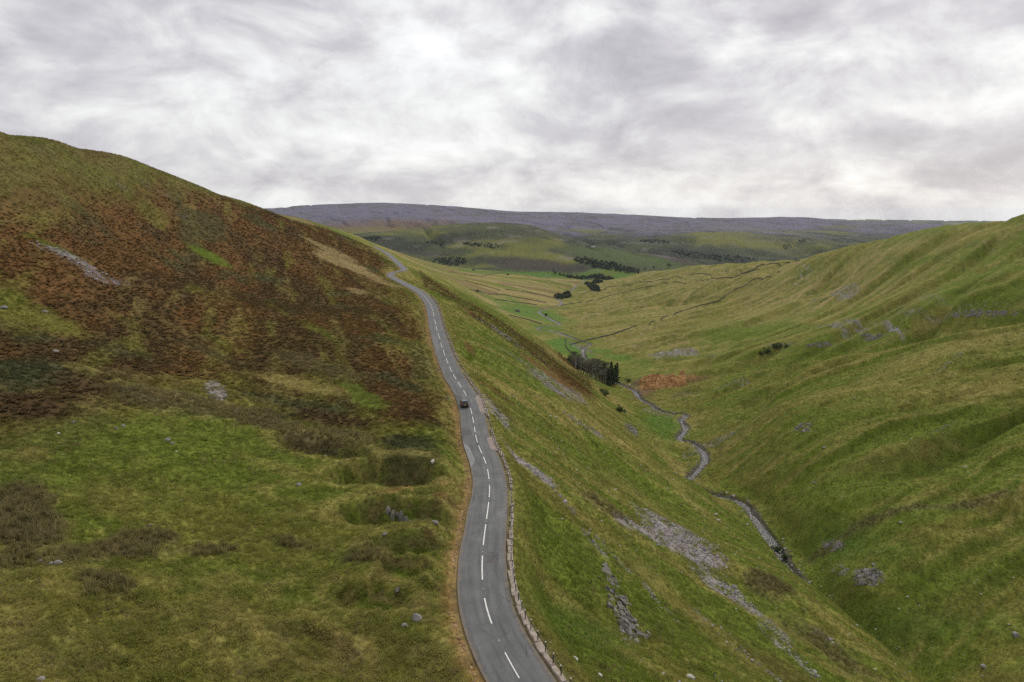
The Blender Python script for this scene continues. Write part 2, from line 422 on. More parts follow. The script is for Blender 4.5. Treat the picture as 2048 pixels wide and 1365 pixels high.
def xw_beck(Y):                      # rough x of the beck at a given y
    return np.interp(Y, BECK[:, 1], BECK[:, 0]) if True else 0
_bo = np.argsort(BECK[:, 1]); _by, _bx = BECK[_bo, 1], BECK[_bo, 0]
_ro = np.argsort(ROAD[:, 1]); _ry, _rx = ROAD[_ro, 1], ROAD[_ro, 0]
def beck_x(Y): return np.interp(Y, _by, _bx)
def road_x(Y): return np.interp(Y, _ry, _rx)

def ribs(X, Y):
    'two sets of turf ribs with a steep face towards the dale head: (profile 0..1 - mean, steep-face mask, crest mask)'
    sl = np.interp(Y, [150, 380, 550, 900, 1500], [0.5, -0.05, 0.12, 0.45, 0.55])
    ph = Y - sl * np.clip(X - 100, -60, 420) + 22 * fbm(X / 110, Y / 70, 3, 21) + 4.5 * fbm(X / 24, Y / 20, 3, 23)
    out = []
    for lam, sd, cut in ((27.0, 35, .28), (10.5, 36, .34)):
        lam_ = lam * (1 + 0.0 * ph); q = ph / lam_
        k = np.floor(q); t = q - k
        amp = 0.12 + 0.88 * sst(-0.15, 0.45, fbm(X / (3.2 * lam) + 7.7 * vn(k, k * 0 + .5, sd), ph / (1.2 * lam), 3, sd + 1))
        up = sst(0, cut, t); dn = 1 - np.clip((t - cut) / (1 - cut), 0, 1); dn = dn * dn * (3 - 2 * dn) * .5 + dn * .5
        pr = np.where(t < cut, up, dn)
        out.append(((pr - .5) * amp, amp * np.exp(-((t - cut * .45) / (cut * .45)) ** 2), amp * np.exp(-((t - cut * 1.25) / .14) ** 2)))
    return out

def features(X, Y, zb=None):
    z = np.zeros(np.shape(X))
    if zb is None: zb = base(X, Y)
    r = np.sqrt(X * X + Y * Y)
    for hx, hy, hl, hw, an, dep in HOLES:
        m = (np.abs(X - hx) < 20) & (np.abs(Y - hy) < 20)
        if not m.any(): continue
        x, y = X[m] - hx, Y[m] - hy
        c, s = math.cos(an), math.sin(an)
        a, b = (x * c + y * s) / hl, (-x * s + y * c) / hw
        wob = 0.22 * fbm(X[m] * 0.35, Y[m] * 0.35, 3, 5)
        rho = np.sqrt(a * a + b * b) + wob
        z[m] -= dep * (0.75 * sst(1.02, 0.66, rho) + 0.25 * sst(0.8, 0.1, rho))
    xb = beck_x(Y); xr = road_x(Y)
    right = sst(8, 45, X - xb) * sst(2600, 1900, Y)
    mid = sst(3, 14, X - xr) * sst(12, -5, X - xb) * sst(1200, 900, Y)
    left = sst(6, 30, xr - X) * sst(1600, 1200, Y)
    near = sst(1500, 500, r)
    # ribs and furrows running down to the beck on the far bank
    w1, w2 = ribs(X, Y)
    f0 = fbm(X / 320, Y / 70, 2, 33); f2 = fbm(X / 60, Y / 8.5, 3, 32)
    fold = np.abs(fbm((X + .3 * Y) / 190, (Y - .35 * X) / 62, 3, 37))
    z += right * ((3.3 - 1.2 * sst(420, 650, Y)) * w1[0] + (1.3 - .4 * sst(420, 650, Y)) * w2[0] + 0.5 * f2 + 3.0 * f0 - 8.0 * (1 - sst(0, .24, fold))) * (0.30 + 0.70 * sst(5, 70, X - xb))
    f3 = fbm((X - 0.6 * Y) / 60, (Y + 0.6 * X) / 12, 3, 41); f4 = fbm((X - 0.6 * Y) / 22, (Y + 0.6 * X) / 4.5, 3, 42)
    z += mid * (1.0 * f3 + 0.45 * f4)
    g1 = fbm(X / 30, Y / 42, 4, 51); g2 = fbm((X + 0.5 * Y) / 14, (Y - 0.5 * X) / 30, 3, 52)
    z += left * (0.7 * g1 + 0.65 * g2) * (0.3 + 0.7 * sst(90, 220, r)) * (1 - .85 * sst(304, 322, zb))
    # tussocky ground
    t1 = fbm(X / 2.6, Y / 2.6, 3, 61); t2 = fbm(X / 0.9, Y / 0.9, 2, 62)
    t0 = fbm(X / 6.5, Y / 6.5, 3, 63)
    z += np.where(r < 900, (0.32 * t0 + 0.24 * t1) * sst(900, 300, r) * (1 - .6 * sst(304, 322, zb)) + 0.12 * t2 * sst(220, 90, r), 0)
    # far relief
    far = sst(1300, 2800, r)
    gul = np.abs(fbm(X / 420 + 0.3 * Y / 420, Y / 900, 4, 71))
    z += far * (24 * fbm(X / 900, Y / 900, 4, 72) * sst(2600, 4200, r) + 4.5 * fbm(X / 160, Y / 240, 4, 73) - 22 * (1 - sst(0.0, 0.12, gul)) * sst(3000, 3600, r))
    fld = sst(1000, 1300, Y) * sst(2700, 2300, Y) * sst(10, -60, X - xb)
    z += fld * (2.6 * (1 - 2 * np.abs(fbm(X / 220, Y / 75, 3, 81))) + 1.0 * fbm(X / 60, Y / 30, 3, 82))
    return z

def height(X, Y, raw=False):
    X = np.asarray(X, float); Y = np.asarray(Y, float); one = X.ndim == 0
    X, Y = np.atleast_1d(X), np.atleast_1d(Y)
    zb = base(X, Y); z = zb + features(X, Y, zb)
    if not raw:
        D, S, T = ROADL.query(X, Y)
        m = D < 14
        if m.any():
            d, s, t = D[m], S[m], T[m]
            zr = np.interp(t, np.arange(len(ROAD)), ROAD[:, 2])
            wl = 3.6 + 0.35 * vn(X[m] / 3, Y[m] / 3, 91)
            k = np.where(s < 0, sst(wl, wl + 3.4, d), sst(3.7, 8.0, d))
            lip = np.where(s < 0, 0.0, -0.10)
            zz = (zr - 0.16 + lip * sst(2.9, 3.6, d)) * (1 - k) + z[m] * k
            z[m] = zz
        D, S, T = BECKL.query(X, Y)
        m = D < 14
        if m.any():
            d, t = D[m], T[m]
            zb = np.interp(t, np.arange(len(BECK)), BECKZ)
            hw = 1.8 + 0.9 * vn(t / 3.0, t * 0 + 3.3, 95) + 1.6 * sst(800, 1100, Y[m])
            bank = np.where(d < hw, -1.25, 0.35 * sst(hw + 0.6, hw + 4, d))
            k = sst(hw + 0.5, 12.0, d)
            z[m] = np.where(d < hw + 0.5, zb + bank + 0.12 * vn(X[m] / 0.9, Y[m] / 0.9, 96), (zb + bank + 0.45 * sst(hw + 0.5, hw + 0.9, d)) * (1 - k) + z[m] * k)
    return z[0] if one else z
_bz = base(BECK[:, 0], BECK[:, 1]) + 0.5 * features(BECK[:, 0], BECK[:, 1])
BECKZ = smooth_line(np.minimum.accumulate(_bz)[:, None], 12)[:, 0]

# the sheet's own grid: rings round the camera's foot, finer in front
fa = np.radians(np.linspace(-43, 43, 860)); sd = np.radians(np.r_[np.linspace(43.4, 60, 30), np.linspace(62, 180, 50)])
AZ = np.r_[-sd[::-1], fa, sd[:-1]]
RR = np.r_[np.exp(np.linspace(math.log(4), math.log(40), 26, endpoint=False)), np.exp(np.linspace(math.log(40), math.log(700), 660, endpoint=False)), np.exp(np.linspace(math.log(700), math.log(9000), 330, endpoint=False)), np.exp(np.linspace(math.log(9000), math.log(20000), 14))]
A2, R2 = np.meshgrid(AZ, RR, indexing='ij')
GX = (np.sin(A2) * R2).ravel(); GY = (np.cos(A2) * R2).ravel()
Gz = height(GX, GY)
HG = Gz.reshape(A2.shape); _lr = np.log(RR)
def ground_z(X, Y):
    'height of the built sheet'
    u, v = lp(np.asarray(X, float), np.asarray(Y, float))
    a = np.clip(np.interp(u, AZ, np.arange(len(AZ))), 0, len(AZ) - 1.001); b = np.clip(np.interp(v, _lr, np.arange(len(RR))), 0, len(RR) - 1.001)
    i, j = a.astype(int), b.astype(int); fa_, fb_ = a - i, b - j
    return (HG[i, j] * (1 - fb_) + HG[i, j + 1] * fb_) * (1 - fa_) + (HG[i + 1, j] * (1 - fb_) + HG[i + 1, j + 1] * fb_) * fa_
_td = np.exp(np.linspace(math.log(25), math.log(12000), 1500))
def hit(px, py):
    'where the sight line through a pixel first meets the ground'
    x, y, z = ray(px, py)
    zz = CAMZ + z * _td; hh = ground_z(x * _td, y * _td)
    below = np.nonzero(zz < hh)[0]
    i = below[0] if len(below) else len(_td) - 1
    a, b = _td[max(i - 1, 0)], _td[i]
    t = np.linspace(a, b, 40); k = np.nonzero(CAMZ + z * t < ground_z(x * t, y * t))[0]
    b = t[k[0]] if len(k) else b
    return np.array([x * b, y * b, CAMZ + z * b])
def proj(p):
    X, Y, Z = p[0], p[1], p[2] - CAMZ
    d = Y * cp_ - Z * sp_; u = Y * sp_ + Z * cp_
    return CX + F * X / d, CY - F * u / d, d
# ------------------------------------------------------------------ what grows where
G1 = (0.110, 0.152, 0.020); G0 = (0.092, 0.168, 0.026); G2 = (0.160, 0.163, 0.034); G3 = (0.262, 0.224, 0.072); ST = (0.300, 0.235, 0.110)
BR = (0.132, 0.066, 0.026); BD = (0.068, 0.042, 0.020); BG = (0.060, 0.068, 0.030); RU = (0.150, 0.130, 0.060)
SCR = (0.270, 0.250, 0.245); SO = (0.280, 0.150, 0.065); PE = (0.140, 0.130, 0.175); KG = (0.066, 0.080, 0.036); KD = (0.036, 0.039, 0.027); SB = (0.150, 0.096, 0.050)  # PE is heather purple with distance haze mixed into the colour
class Ell:
    'an ellipse seen in the photo, laid on the ground it covers'
    def __init__(s, cx, cy, rx, ry, rot=0.0):
        a = math.radians(rot); ca, sa = math.cos(a), math.sin(a)
        s.c = hit(cx, cy)[:2]
        def half(dx, dy):
            p = hit(cx + dx, cy + dy)[:2] - s.c; q = s.c - hit(cx - dx, cy - dy)[:2]
            lp_, lq = np.linalg.norm(p), np.linalg.norm(q)
            return p if lp_ < 3 * lq and lq < 3 * lp_ and False else (0.5 * (p + q) if max(lp_, lq) < 3 * min(lp_, lq) else (p if lp_ < lq else q))
        s.u = half(rx * ca, rx * sa); s.v = half(-ry * sa, ry * ca)
        M = np.stack([s.u, s.v], 1)
        if abs(np.linalg.det(M)) < 1e-3: M = M + np.eye(2)
        s.M = M; s.Mi = np.linalg.inv(M)
        s.R = np.linalg.norm(s.u) + np.linalg.norm(s.v)
    def rho(s, X, Y):
        m = (np.abs(X - s.c[0]) < 1.7 * s.R) & (np.abs(Y - s.c[1]) < 1.7 * s.R)
        x, y = X[m] - s.c[0], Y[m] - s.c[1]
        return m, np.hypot(s.Mi[0, 0] * x + s.Mi[0, 1] * y, s.Mi[1, 0] * x + s.Mi[1, 1] * y)
    def mask(s, X, Y, soft=0.45, wob=0.5, seed=3):
        out = np.zeros(X.shape)
        m, r = s.rho(X, Y)
        if m.any():
            k = 3.0 / max(s.R, 1e-3)
            w = fbm(X[m] * k, Y[m] * k, 4, seed) * wob + 0.35 * wob * fbm(X[m] * k * 5, Y[m] * k * 5, 3, seed + 5)
            out[m] = sst(1 + soft * 0.5, 1 - soft, r + w)
        return out
class Poly:
    def __init__(s, px):
        s.P = np.array([hit(x, y)[:2] for x, y in px])
    def mask(s, X, Y, wob=5.0, scale=25.0, seed=7):
        x = X + wob * fbm(X / scale, Y / scale, 3, seed) + 0.35 * wob * fbm(X / (scale / 5), Y / (scale / 5), 3, seed + 9)
        y = Y + wob * 1.6 * fbm(X / scale, Y / scale, 3, seed + 4) + 0.5 * wob * fbm(X / (scale / 5), Y / (scale / 5), 3, seed + 13)
        ins = np.zeros(X.shape, bool); P = s.P; n = len(P)
        lo, hi = P.min(0) - 3 * wob, P.max(0) + 3 * wob
        m = np.nonzero((X > lo[0]) & (X < hi[0]) & (Y > lo[1]) & (Y < hi[1]))
        if not len(m[0]): return ins
        xs, ys = x[m], y[m]; r = np.zeros(xs.shape, bool)
        for i in range(n):
            (x1, y1), (x2, y2) = P[i], P[(i + 1) % n]
            if y1 == y2: continue
            c = ((y1 > ys) != (y2 > ys)) & (xs < (x2 - x1) * (ys - y1) / (y2 - y1) + x1)
            r ^= c
        ins[m] = r
        return ins
BRACKEN = Poly([(-200,430),(0,418),(130,405),(260,395),(330,370),(420,392),(520,420),(600,442),(690,472),(740,496),(780,522),(782,540),(770,556),(800,580),(830,604),(850,650),(868,710),(895,775),(918,825),(905,850),(820,858),(740,850),(640,838),(560,812),(470,775),(330,762),(215,752),(262,800),(200,842),(100,858),(0,872),(-200,890)])
SLOPE_BR = Poly([(840,540),(880,572),(930,600),(1000,640),(1060,682),(1110,705),(1150,735),(1190,775),(1180,790),(1130,765),(1080,725),(1010,680),(940,630),(880,592),(845,560)])
# (ellipse, colour, strength, softness)
PATCH = [(Ell(*e), c, s, w) for e, c, s, w in [
 # upper left fell
 ((423,517,46,11,28), G1, .95, .5), ((105,492,80,7,25), G1, .6, .6), ((60,640,130,28,14), G2, .8, .6), ((20,600,90,16,12), G1, .5, .6), ((250,640,50,10,24), G2, .3, .7),
 ((640,662,50,10,27), G1, .55, .6), ((455,690,50,10,24), G2, .5, .7), ((720,790,62,16,32), G1, .8, .5), ((600,770,95,18,14), G3, .7, .6), ((640,735,90,16,16), RU, .7, .6),
 ((690,530,80,9,27), ST, .75, .5), ((735,552,60,7,24), ST, .7, .5), ((660,500,60,5,25), ST, .6, .5), ((715,583,24,5,14), ST, .8, .5), ((420,350,60,5,30), G3, .5, .6),
 ((350,655,60,8,25), G3, .35, .8), ((420,705,80,10,22), RU, .5, .8), ((560,620,34,6,26), G2, .45, .7), ((270,700,40,14,20), G2, .5, .6), ((600,440,40,3,22), ST, .5, .6),
 ((300,795,140,20,12), RU, .9, .6), ((330,790,80,10,12), ST, .55, .8), ((480,830,140,20,14), RU, .9, .6), ((450,815,60,8,14), ST, .45, .8),
 ((60,738,130,26,3), BG, .85, .6), ((240,705,70,14,14), BG, .5, .6), ((800,765,70,12,22), BG, .7, .5), ((600,812,110,14,10), BG, .7, .6), ((60,815,140,30,4), BD, .9, .5), ((180,775,80,20,8), BD, .8, .6), ((640,835,120,20,10), BD, .8, .6),
 ((840,835,60,16,25), BD, .6, .6), ((870,770,30,14,40), G2, .5, .7), ((890,830,26,14,40), G3, .6, .7),
 # the hollow and the near shelf
 ((640,880,150,30,10), RU, .95, .5), ((620,870,70,16,10), ST, .35, .8), ((815,898,80,34,5), (.060,.062,.028), .8, .5), ((830,885,60,14,5), BG, .5, .6), ((770,945,40,10,0), G0, .8, .6),
 ((45,1050,80,85,0), RU, .95, .5), ((30,1090,50,40,0), BD, .45, .7), ((250,1095,120,26,-6), RU, .85, .6), ((210,1105,40,14,-20), ST, .5, .8), ((215,1165,60,30,0), RU, .6, .7), ((420,1100,60,12,0), RU, .6, .7), ((735,1108,60,20,10), RU, .7, .6), ((590,1085,50,16,10), RU, .5, .7),
 ((60,905,50,14,0), G3, .6, .7), ((560,940,90,16,18), G3, .45, .8), ((700,1290,120,40,0), SB, .25, .8), ((850,1300,90,40,0), RU, .25, .8), ((420,1240,140,40,0), RU, .18, .8), ((120,1270,140,50,0), RU, .18, .8), ((250,1000,140,30,0), G3, .3, .9),
 ((880,960,50,34,0), G3, .55, .7), ((905,1010,30,40,0), G3, .45, .7), ((800,978,36,7,-4), SO, .8, .6), ((884,990,20,7,10), SO, .75, .6), ((884,962,12,6,0), SO, .6, .6), ((862,1062,14,6,0), SO, .7, .6), ((905,1012,26,10,0), SB, .6, .7), ((800,1000,110,16,0), (.125,.112,.045), .6, .6), ((880,1000,60,22,0), SB, .35, .8), ((820,1010,70,10,0), SB, .35, .7), ((820,1078,80,12,4), (.125,.112,.045), .5, .7), ((800,1038,110,6,0), G0, .6, .6), ((850,1080,50,14,0), RU, .28, .7),
 ((860,1035,60,5,0), G0, .7, .6), ((830,1110,50,5,0), G0, .7, .6), ((870,1150,50,5,0), G0, .5, .6), ((900,1180,20,30,0), G3, .3, .7), ((150,1330,160,30,0), RU, .18, .8), ((560,1340,100,24,0), BD, .3, .8), ((745,1225,40,12,0), (.08,.085,.03), .4, .8),
 # slope under the road
 ((940,700,22,6,50), BR, .7, .5), ((980,775,70,5,38), BR, .55, .6), ((1000,820,60,5,38), BD, .4, .6), ((1090,742,70,6,34), BR, .8, .5), ((1150,770,50,9,35), BR, .6, .6),
 ((1180,850,120,12,33), G3, .5, .8), ((1330,910,130,9,43), G3, .8, .6), ((1220,795,60,7,38), G3, .8, .6), ((1120,720,60,5,35), G3, .6, .6), ((930,580,70,3,33), ST, .6, .6), ((1090,870,110,10,30), G1, .5, .8), ((1180,940,120,14,32), G1, .6, .8), ((1420,1050,110,16,40), G1, .6, .8), ((1400,1020,80,8,40), G3, .5, .8), ((1280,1000,150,10,36), G3, .5, .8), ((1330,1190,150,14,38), G3, .6, .8), ((1450,1290,140,16,38), G3, .5, .8), ((1700,1270,140,10,38), G3, .6, .8), ((1150,1120,110,26,38), G1, .5, .9), ((1150,1250,120,40,30), G0, .45, .9), ((1220,1020,60,12,30), RU, .6, .7), ((1540,1172,56,22,20), RU, .85, .6), ((1660,1300,120,20,35), RU, .5, .8), ((1550,1330,100,20,35), SB, .3, .8),
 # the hills across the dale
 ((1040,527,130,13,4), (.055,.044,.042), .85, .5), ((930,524,80,13,0), (.036,.046,.026), .7, .6), ((800,505,90,18,8), (.040,.048,.028), .7, .6), ((1080,547,190,4,3), G0, .85, .5), ((1130,552,60,4,2), G0, .9, .4), ((1260,513,120,9,9), (.075,.110,.030), .85, .5), ((1150,503,80,7,8), (.078,.100,.036), .6, .7), ((900,456,130,5,0), (.105,.108,.045), .7, .6), ((1020,452,60,4,4), (.10,.105,.045), .7, .6), ((960,475,120,6,2), (.062,.068,.036), .6, .7),
 ((1400,503,120,12,3), (.040,.048,.032), .75, .6), ((1350,478,100,4,-2), (.115,.110,.058), .6, .6), ((1540,474,110,5,3), (.115,.110,.055), .6, .6), ((1300,486,70,2,2), (.20,.19,.185), .4, .6), ((1560,505,90,8,2), (.055,.066,.042), .6, .7), ((1220,470,60,5,-4), (.095,.10,.045), .6, .6), ((1100,470,80,5,3), (.080,.072,.050), .6, .6), ((760,446,80,5,0), SB, .45, .7), ((1650,486,60,5,6), (.10,.105,.055), .6, .7), ((820,470,80,6,3), (.080,.088,.042), .7, .6),
 ((1020,472,20,2,2), (.22,.20,.18), .5, .5), ((985,456,14,2,0), (.25,.23,.21), .6, .5),
 # valley floor and far bank
 ((1325,850,40,26,30), G0, .8, .6), ((1290,860,50,16,40), G1, .6, .7), ((1130,694,34,16,20), G0, 1., .4), ((1155,705,30,14,20), G0, .9, .5), ((1060,628,70,14,14), G0, .9, .5), ((1010,606,60,8,12), G0, .6, .6), ((1090,655,40,5,5), G0, .9, .5), ((1230,712,60,6,14), G0, .7, .6), ((985,545,70,4,4), G0, .7, .6), ((960,610,60,9,20), G1, .6, .6), ((1120,556,50,3,4), G0, .9, .4),
 ((1325,766,66,15,-6), (.19, .125, .070), .85, .5), ((1316,767,40,10,-12), (.42, .235, .085), .95, .6), ((1382,755,18,6,-6), (.34, .18, .07), .8, .7), ((1290,758,34,4,-22), (.11, .085, .06), .7, .6), ((1290,782,30,12,-20), SB, .9, .6), ((1400,758,36,8,-12), SB, .6, .6), ((1370,790,30,8,-10), RU, .6, .6),
 ((1480,1006,40,10,25), SB, .6, .7), ((1485,985,60,14,20), G1, .6, .7), ((1690,1090,90,40,10), G0, .5, .9), ((1950,1150,160,60,-10), G1, .5, .9), ((1850,1250,200,40,0), G0, .4, .9), ((1790,1022,170,10,-13), RU, .6, .7), ((1950,1010,110,10,-14), RU, .6, .6), ((1750,940,160,20,-20), G1, .4, .9), ((1600,860,120,16,-26), G1, .5, .9), ((1900,700,160,16,-14), G3, .6, .8), ((1750,760,140,16,-18), G3, .5, .8), ((2000,760,120,20,-16), G3, .4, .8),
 ((1420,640,90,20,-18), G2, .5, .8), ((1480,668,110,16,-10), G1, .9, .6), ((1560,650,80,12,-10), G1, .7, .7), ((1640,640,60,10,-5), G3, .6, .8), ((1650,540,100,12,-15), G1, .5, .8), ((1850,520,140,20,-14), G1, .5, .8), ((1960,470,90,10,-16), G3, .6, .8), ((1780,500,80,8,-16), G3, .5, .8),
]]
SCREE = [(Ell(*e), s) for e, s in [
 ((1735,1152,30,15,0), .55), ((1668,1092,22,12,0), .45), ((1606,855,18,9,0), .45), ((1960,628,75,7,-8), .5), ((1745,675,26,6,-6), .5), ((1640,690,30,5,-4), .5), ((1262,860,18,5,40), .5),
 ((1242,1222,20,64,-22), .45), ((1245,1250,12,40,-22), .5),
 ((150,520,60,9,28), .7), ((205,556,44,9,20), .6), ((95,498,34,7,20), .5), ((433,782,22,15,35), .8), ((225,562,50,6,10), .4), ((240,372,34,5,30), .5), ((300,372,40,5,30), .4), ((360,430,24,4,20), .35),
 ((1060,936,74,6,42), .95), ((985,815,44,6,42), .8), ((1128,1002,34,4,48), .5), ((1165,850,50,5,32), .5), ((1100,770,60,7,33), .8), ((1060,735,60,4,33), .6), ((1000,668,60,3,33), .5), ((1140,785,40,7,36), .7),
 ((1350,1080,92,22,36), 1.), ((1290,1062,70,9,30), .9), ((1400,1105,60,26,36), .9), ((1420,1160,70,12,38), .9), ((1480,1200,60,10,40), .95), ((1535,1245,60,10,40), .72), ((1560,1290,60,8,42), .66), ((1612,1335,44,8,45), .5), ((1440,1262,70,6,38), .4), ((1520,1330,70,6,38), .4), ((1240,1130,90,5,45), .4), ((1320,1210,70,5,45), .4), ((1190,1090,40,5,48), .5), ((1650,1275,30,6,30), .5),
 ((1350,702,46,12,-8), .85), ((1420,712,22,5,-6), .5), ((1460,768,44,6,-22), .5), ((1440,880,44,6,-24), .6), ((1300,655,50,7,-16), .35), ((1280,690,26,6,-10), .35), ((1610,545,24,12,-20), .5), ((1620,560,34,6,-20), .4), ((1690,583,30,10,-14), .7), ((1640,600,40,6,-18), .5), ((1665,648,40,9,-4), .7), ((1720,660,36,9,14), .7), ((1780,655,30,8,24), .9), ((1830,622,28,6,18), .6), ((1870,640,30,5,-12), .6), ((1920,628,60,8,-6), .5), ((1960,610,70,6,-10), .35), ((1850,596,50,5,-4), .3), ((1560,690,40,5,-5), .5), ((1700,480,30,4,-18), .3), ((1950,490,40,4,-16), .3), ((1680,1140,16,10,0), .6), ((1735,1150,24,14,0), .7), ((1665,1090,16,8,0), .4), ((1905,720,40,4,-30), .4), ((1890,855,26,3,-25), .5),
 ((1160,695,24,4,22), .7), ((1120,668,30,4,16), .6), ((1385,905,22,8,0), .5), ((1315,825,30,6,12), .5),
]]
BED = Ell(1245, 1225, 24, 60, -12)          # the grey crag under the road

def colour(X, Y, Z=None):
    X = np.asarray(X, np.float32); Y = np.asarray(Y, np.float32)
    n = X.size; r = np.sqrt(X * X + Y * Y)
    if Z is None: Z = height(X, Y)
    def L3(c): return np.array(c, np.float32)[None, :]
    def mix(a, c, m):
        m = np.clip(np.broadcast_to(m, (n,)), 0, 1).astype(np.float32)
        i = np.nonzero(m > 0.002)[0]
        if len(i):
            k = m[i, None]
            a[i] = a[i] * (1 - k) + (np.array(c, np.float32)[None] if isinstance(c, tuple) else c[i]) * k
        return a
    xb, xr = beck_x(Y), road_x(Y)
    nl = fbm(X / 40, Y / 40, 4, 101); nm = fbm(X / 9, Y / 9, 4, 102); ns = fbm(X / 1.7, Y / 1.7, 3, 103)
    w1, w2 = ribs(X, Y)
    st = 0.40 * w1[2] + 0.28 * w2[2] - 0.45 * w1[1] - 0.30 * w2[1] + 0.5 * fbm(X / 50, (Y + 0.1 * X) / 7, 3, 104)      # dry crests and lush furrows, coloured to deepen the ribs' faint shading
    sm = fbm((X - 0.6 * Y) / 40, (Y + 0.6 * X) / 6, 4, 105)  # streaks down the near slope
    c = np.repeat(L3(G2), n, 0)
    c = mix(c, G1, sst(-0.15, 0.25, nl + 0.5 * nm) * 0.75)
    c = mix(c, G3, sst(0.05, 0.45, nm * 0.6 - nl * 0.5 + 0.35 * ns) * 0.55)
    rightm = sst(0, 25, X - xb) * (Y < 2700)
    c = mix(c, G3, rightm * sst(0.0, 0.45, st + 0.2 * nl) * 0.42)
    c = mix(c, G1, rightm * sst(-0.1, 0.35, -st + 0.2 * nm) * 0.75)
    midm = sst(2, 8, X - xr) * sst(5, -10, X - xb) * (Y < 1000)
    c = mix(c, G3, midm * sst(0.05, 0.4, sm) * 0.5); c = mix(c, G1, midm * sst(0.0, 0.35, -sm) * 0.6)
    # lower dale: rough straw pasture on both sides
    fr = sst(560, 900, Y) * (Y < 2700) * sst(10, 60, X - xb) * sst(420, 340, X - 0.10 * Y)
    c = mix(c, G3, fr * 0.75 * sst(-0.4, 0.3, st + 0.4 * nl)); c = mix(c, ST, fr * 0.6 * sst(0.05, 0.4, st))
    c = mix(c, SB, fr * 0.35 * sst(0.1, 0.4, -st + 0.3 * nm))
    fl = sst(1000, 1250, Y) * (Y < 2700) * sst(30, -20, X - xb)
    sf = fbm(X / 200, (Y - 0.15 * X) / 28, 4, 107)
    c = mix(c, G3, fl * 0.8); c = mix(c, ST, fl * 0.7 * sst(0.0, 0.3, sf)); c = mix(c, G1, fl * 0.9 * sst(0.0, 0.35, -sf)); c = mix(c, SB, fl * 0.5 * sst(0.1, 0.3, fbm(X / 90, Y / 50, 3, 108)))
    # bracken and heather on the left fell
    lf = sst(40, 90, xr - X) * sst(1700, 1300, Y) * (Y > 0)
    hs = fbm((X + 0.35 * Y) / 16, (Y - 0.35 * X) / 60, 4, 109)
    up = lf * sst(285, 300, Z)
    c = mix(c, (.125, .108, .034), lf * 0.55); c = mix(c, RU, lf * sst(0.0, 0.4, hs) * 0.5); c = mix(c, (.150, .120, .045), up * sst(-.1, .3, -hs) * .6); c = mix(c, BR, up * sst(.1, .4, fbm((X + .35 * Y) / 9, (Y - .35 * X) / 70, 4, 110)) * .45)
    bm = sum(BRACKEN.mask(X + ox, Y + oy, 9.0, 30.0) * 0.25 for ox, oy in ((-6, -9), (6, 9), (-2.5, 4), (2.5, -4)))
    bc = np.repeat(L3(BR), n, 0)
    bc = mix(bc, BD, sst(0.0, 0.35, hs + 0.4 * nm) * 0.75); bc = mix(bc, BD, sst(230, 110, r) * 0.35)
    bc = mix(bc, G2, sst(0.16, 0.5, fbm((X + .35 * Y) / 9, (Y - .35 * X) / 55, 4, 111) + 0.2 * ns) * 0.55); bc = mix(bc, G3, sst(0.2, 0.5, fbm((X + .35 * Y) / 6, (Y - .35 * X) / 60, 4, 113)) * 0.35)
    bc = mix(bc, BG, sst(0.18, 0.4, fbm(X / 20, Y / 34, 4, 112)) * 0.7)
    c = mix(c, bc, bm * (0.86 + 0.14 * ns))
    b2 = SLOPE_BR.mask(X, Y, 3.0, 18.0, 17) * 1.0
    c = mix(c, mix(np.repeat(L3(BR), n, 0), BD, sst(-0.2, 0.25, nm)), b2 * (.35 + .5 * sst(-.2, .3, sm + .3 * ns)))
    # far side of the dale
    far = r > 2550
    if far.any():
        k1 = fbm(X / 500, Y / 300, 4, 121); k2 = fbm(X / 120, Y / 90, 4, 122)
        fc = np.repeat(L3(KG), n, 0)
        fc = mix(fc, KD, sst(-0.1, 0.25, k1 + 0.6 * k2) * 0.8); fc = mix(fc, G2, sst(0.05, 0.35, -k1 + 0.3 * k2) * 0.8)
        fc = mix(fc, G0, sst(90, 45, Z) * sst(-0.1, 0.2, k2 + 0.2) * 0.85 * (r < 3600)); fc = mix(fc, (0.075, 0.048, 0.05), sst(45, 80, Z) * sst(140, 110, Z) * sst(-0.1, 0.25, k1 + 0.35 * k2) * (r < 3500) * 0.75)
        fc = mix(fc, SCR, sst(0.38, 0.5, k2) * 0.25)
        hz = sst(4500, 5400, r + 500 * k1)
        pe = mix(np.repeat(L3(PE), n, 0), (0.095, 0.095, 0.080), sst(0.0, 0.3, k2 + 0.4 * k1) * 0.75)  # far moor, its pale blue haze painted into the ground colour
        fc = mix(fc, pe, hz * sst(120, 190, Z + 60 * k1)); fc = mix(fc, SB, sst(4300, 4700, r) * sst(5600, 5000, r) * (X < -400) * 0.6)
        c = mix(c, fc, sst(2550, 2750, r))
    for i, (e, cc, s, w) in enumerate(PATCH):
        c = mix(c, cc, e.mask(X, Y, w, 0.55, 200 + i) * s)
    for i, (e, s) in enumerate(SCREE):
        m = e.mask(X, Y, 0.5, 0.6, 400 + i)
        c = mix(c, SCR, m * s * sst(-0.25, 0.30, ns + .5 * nm + (s - .72)))
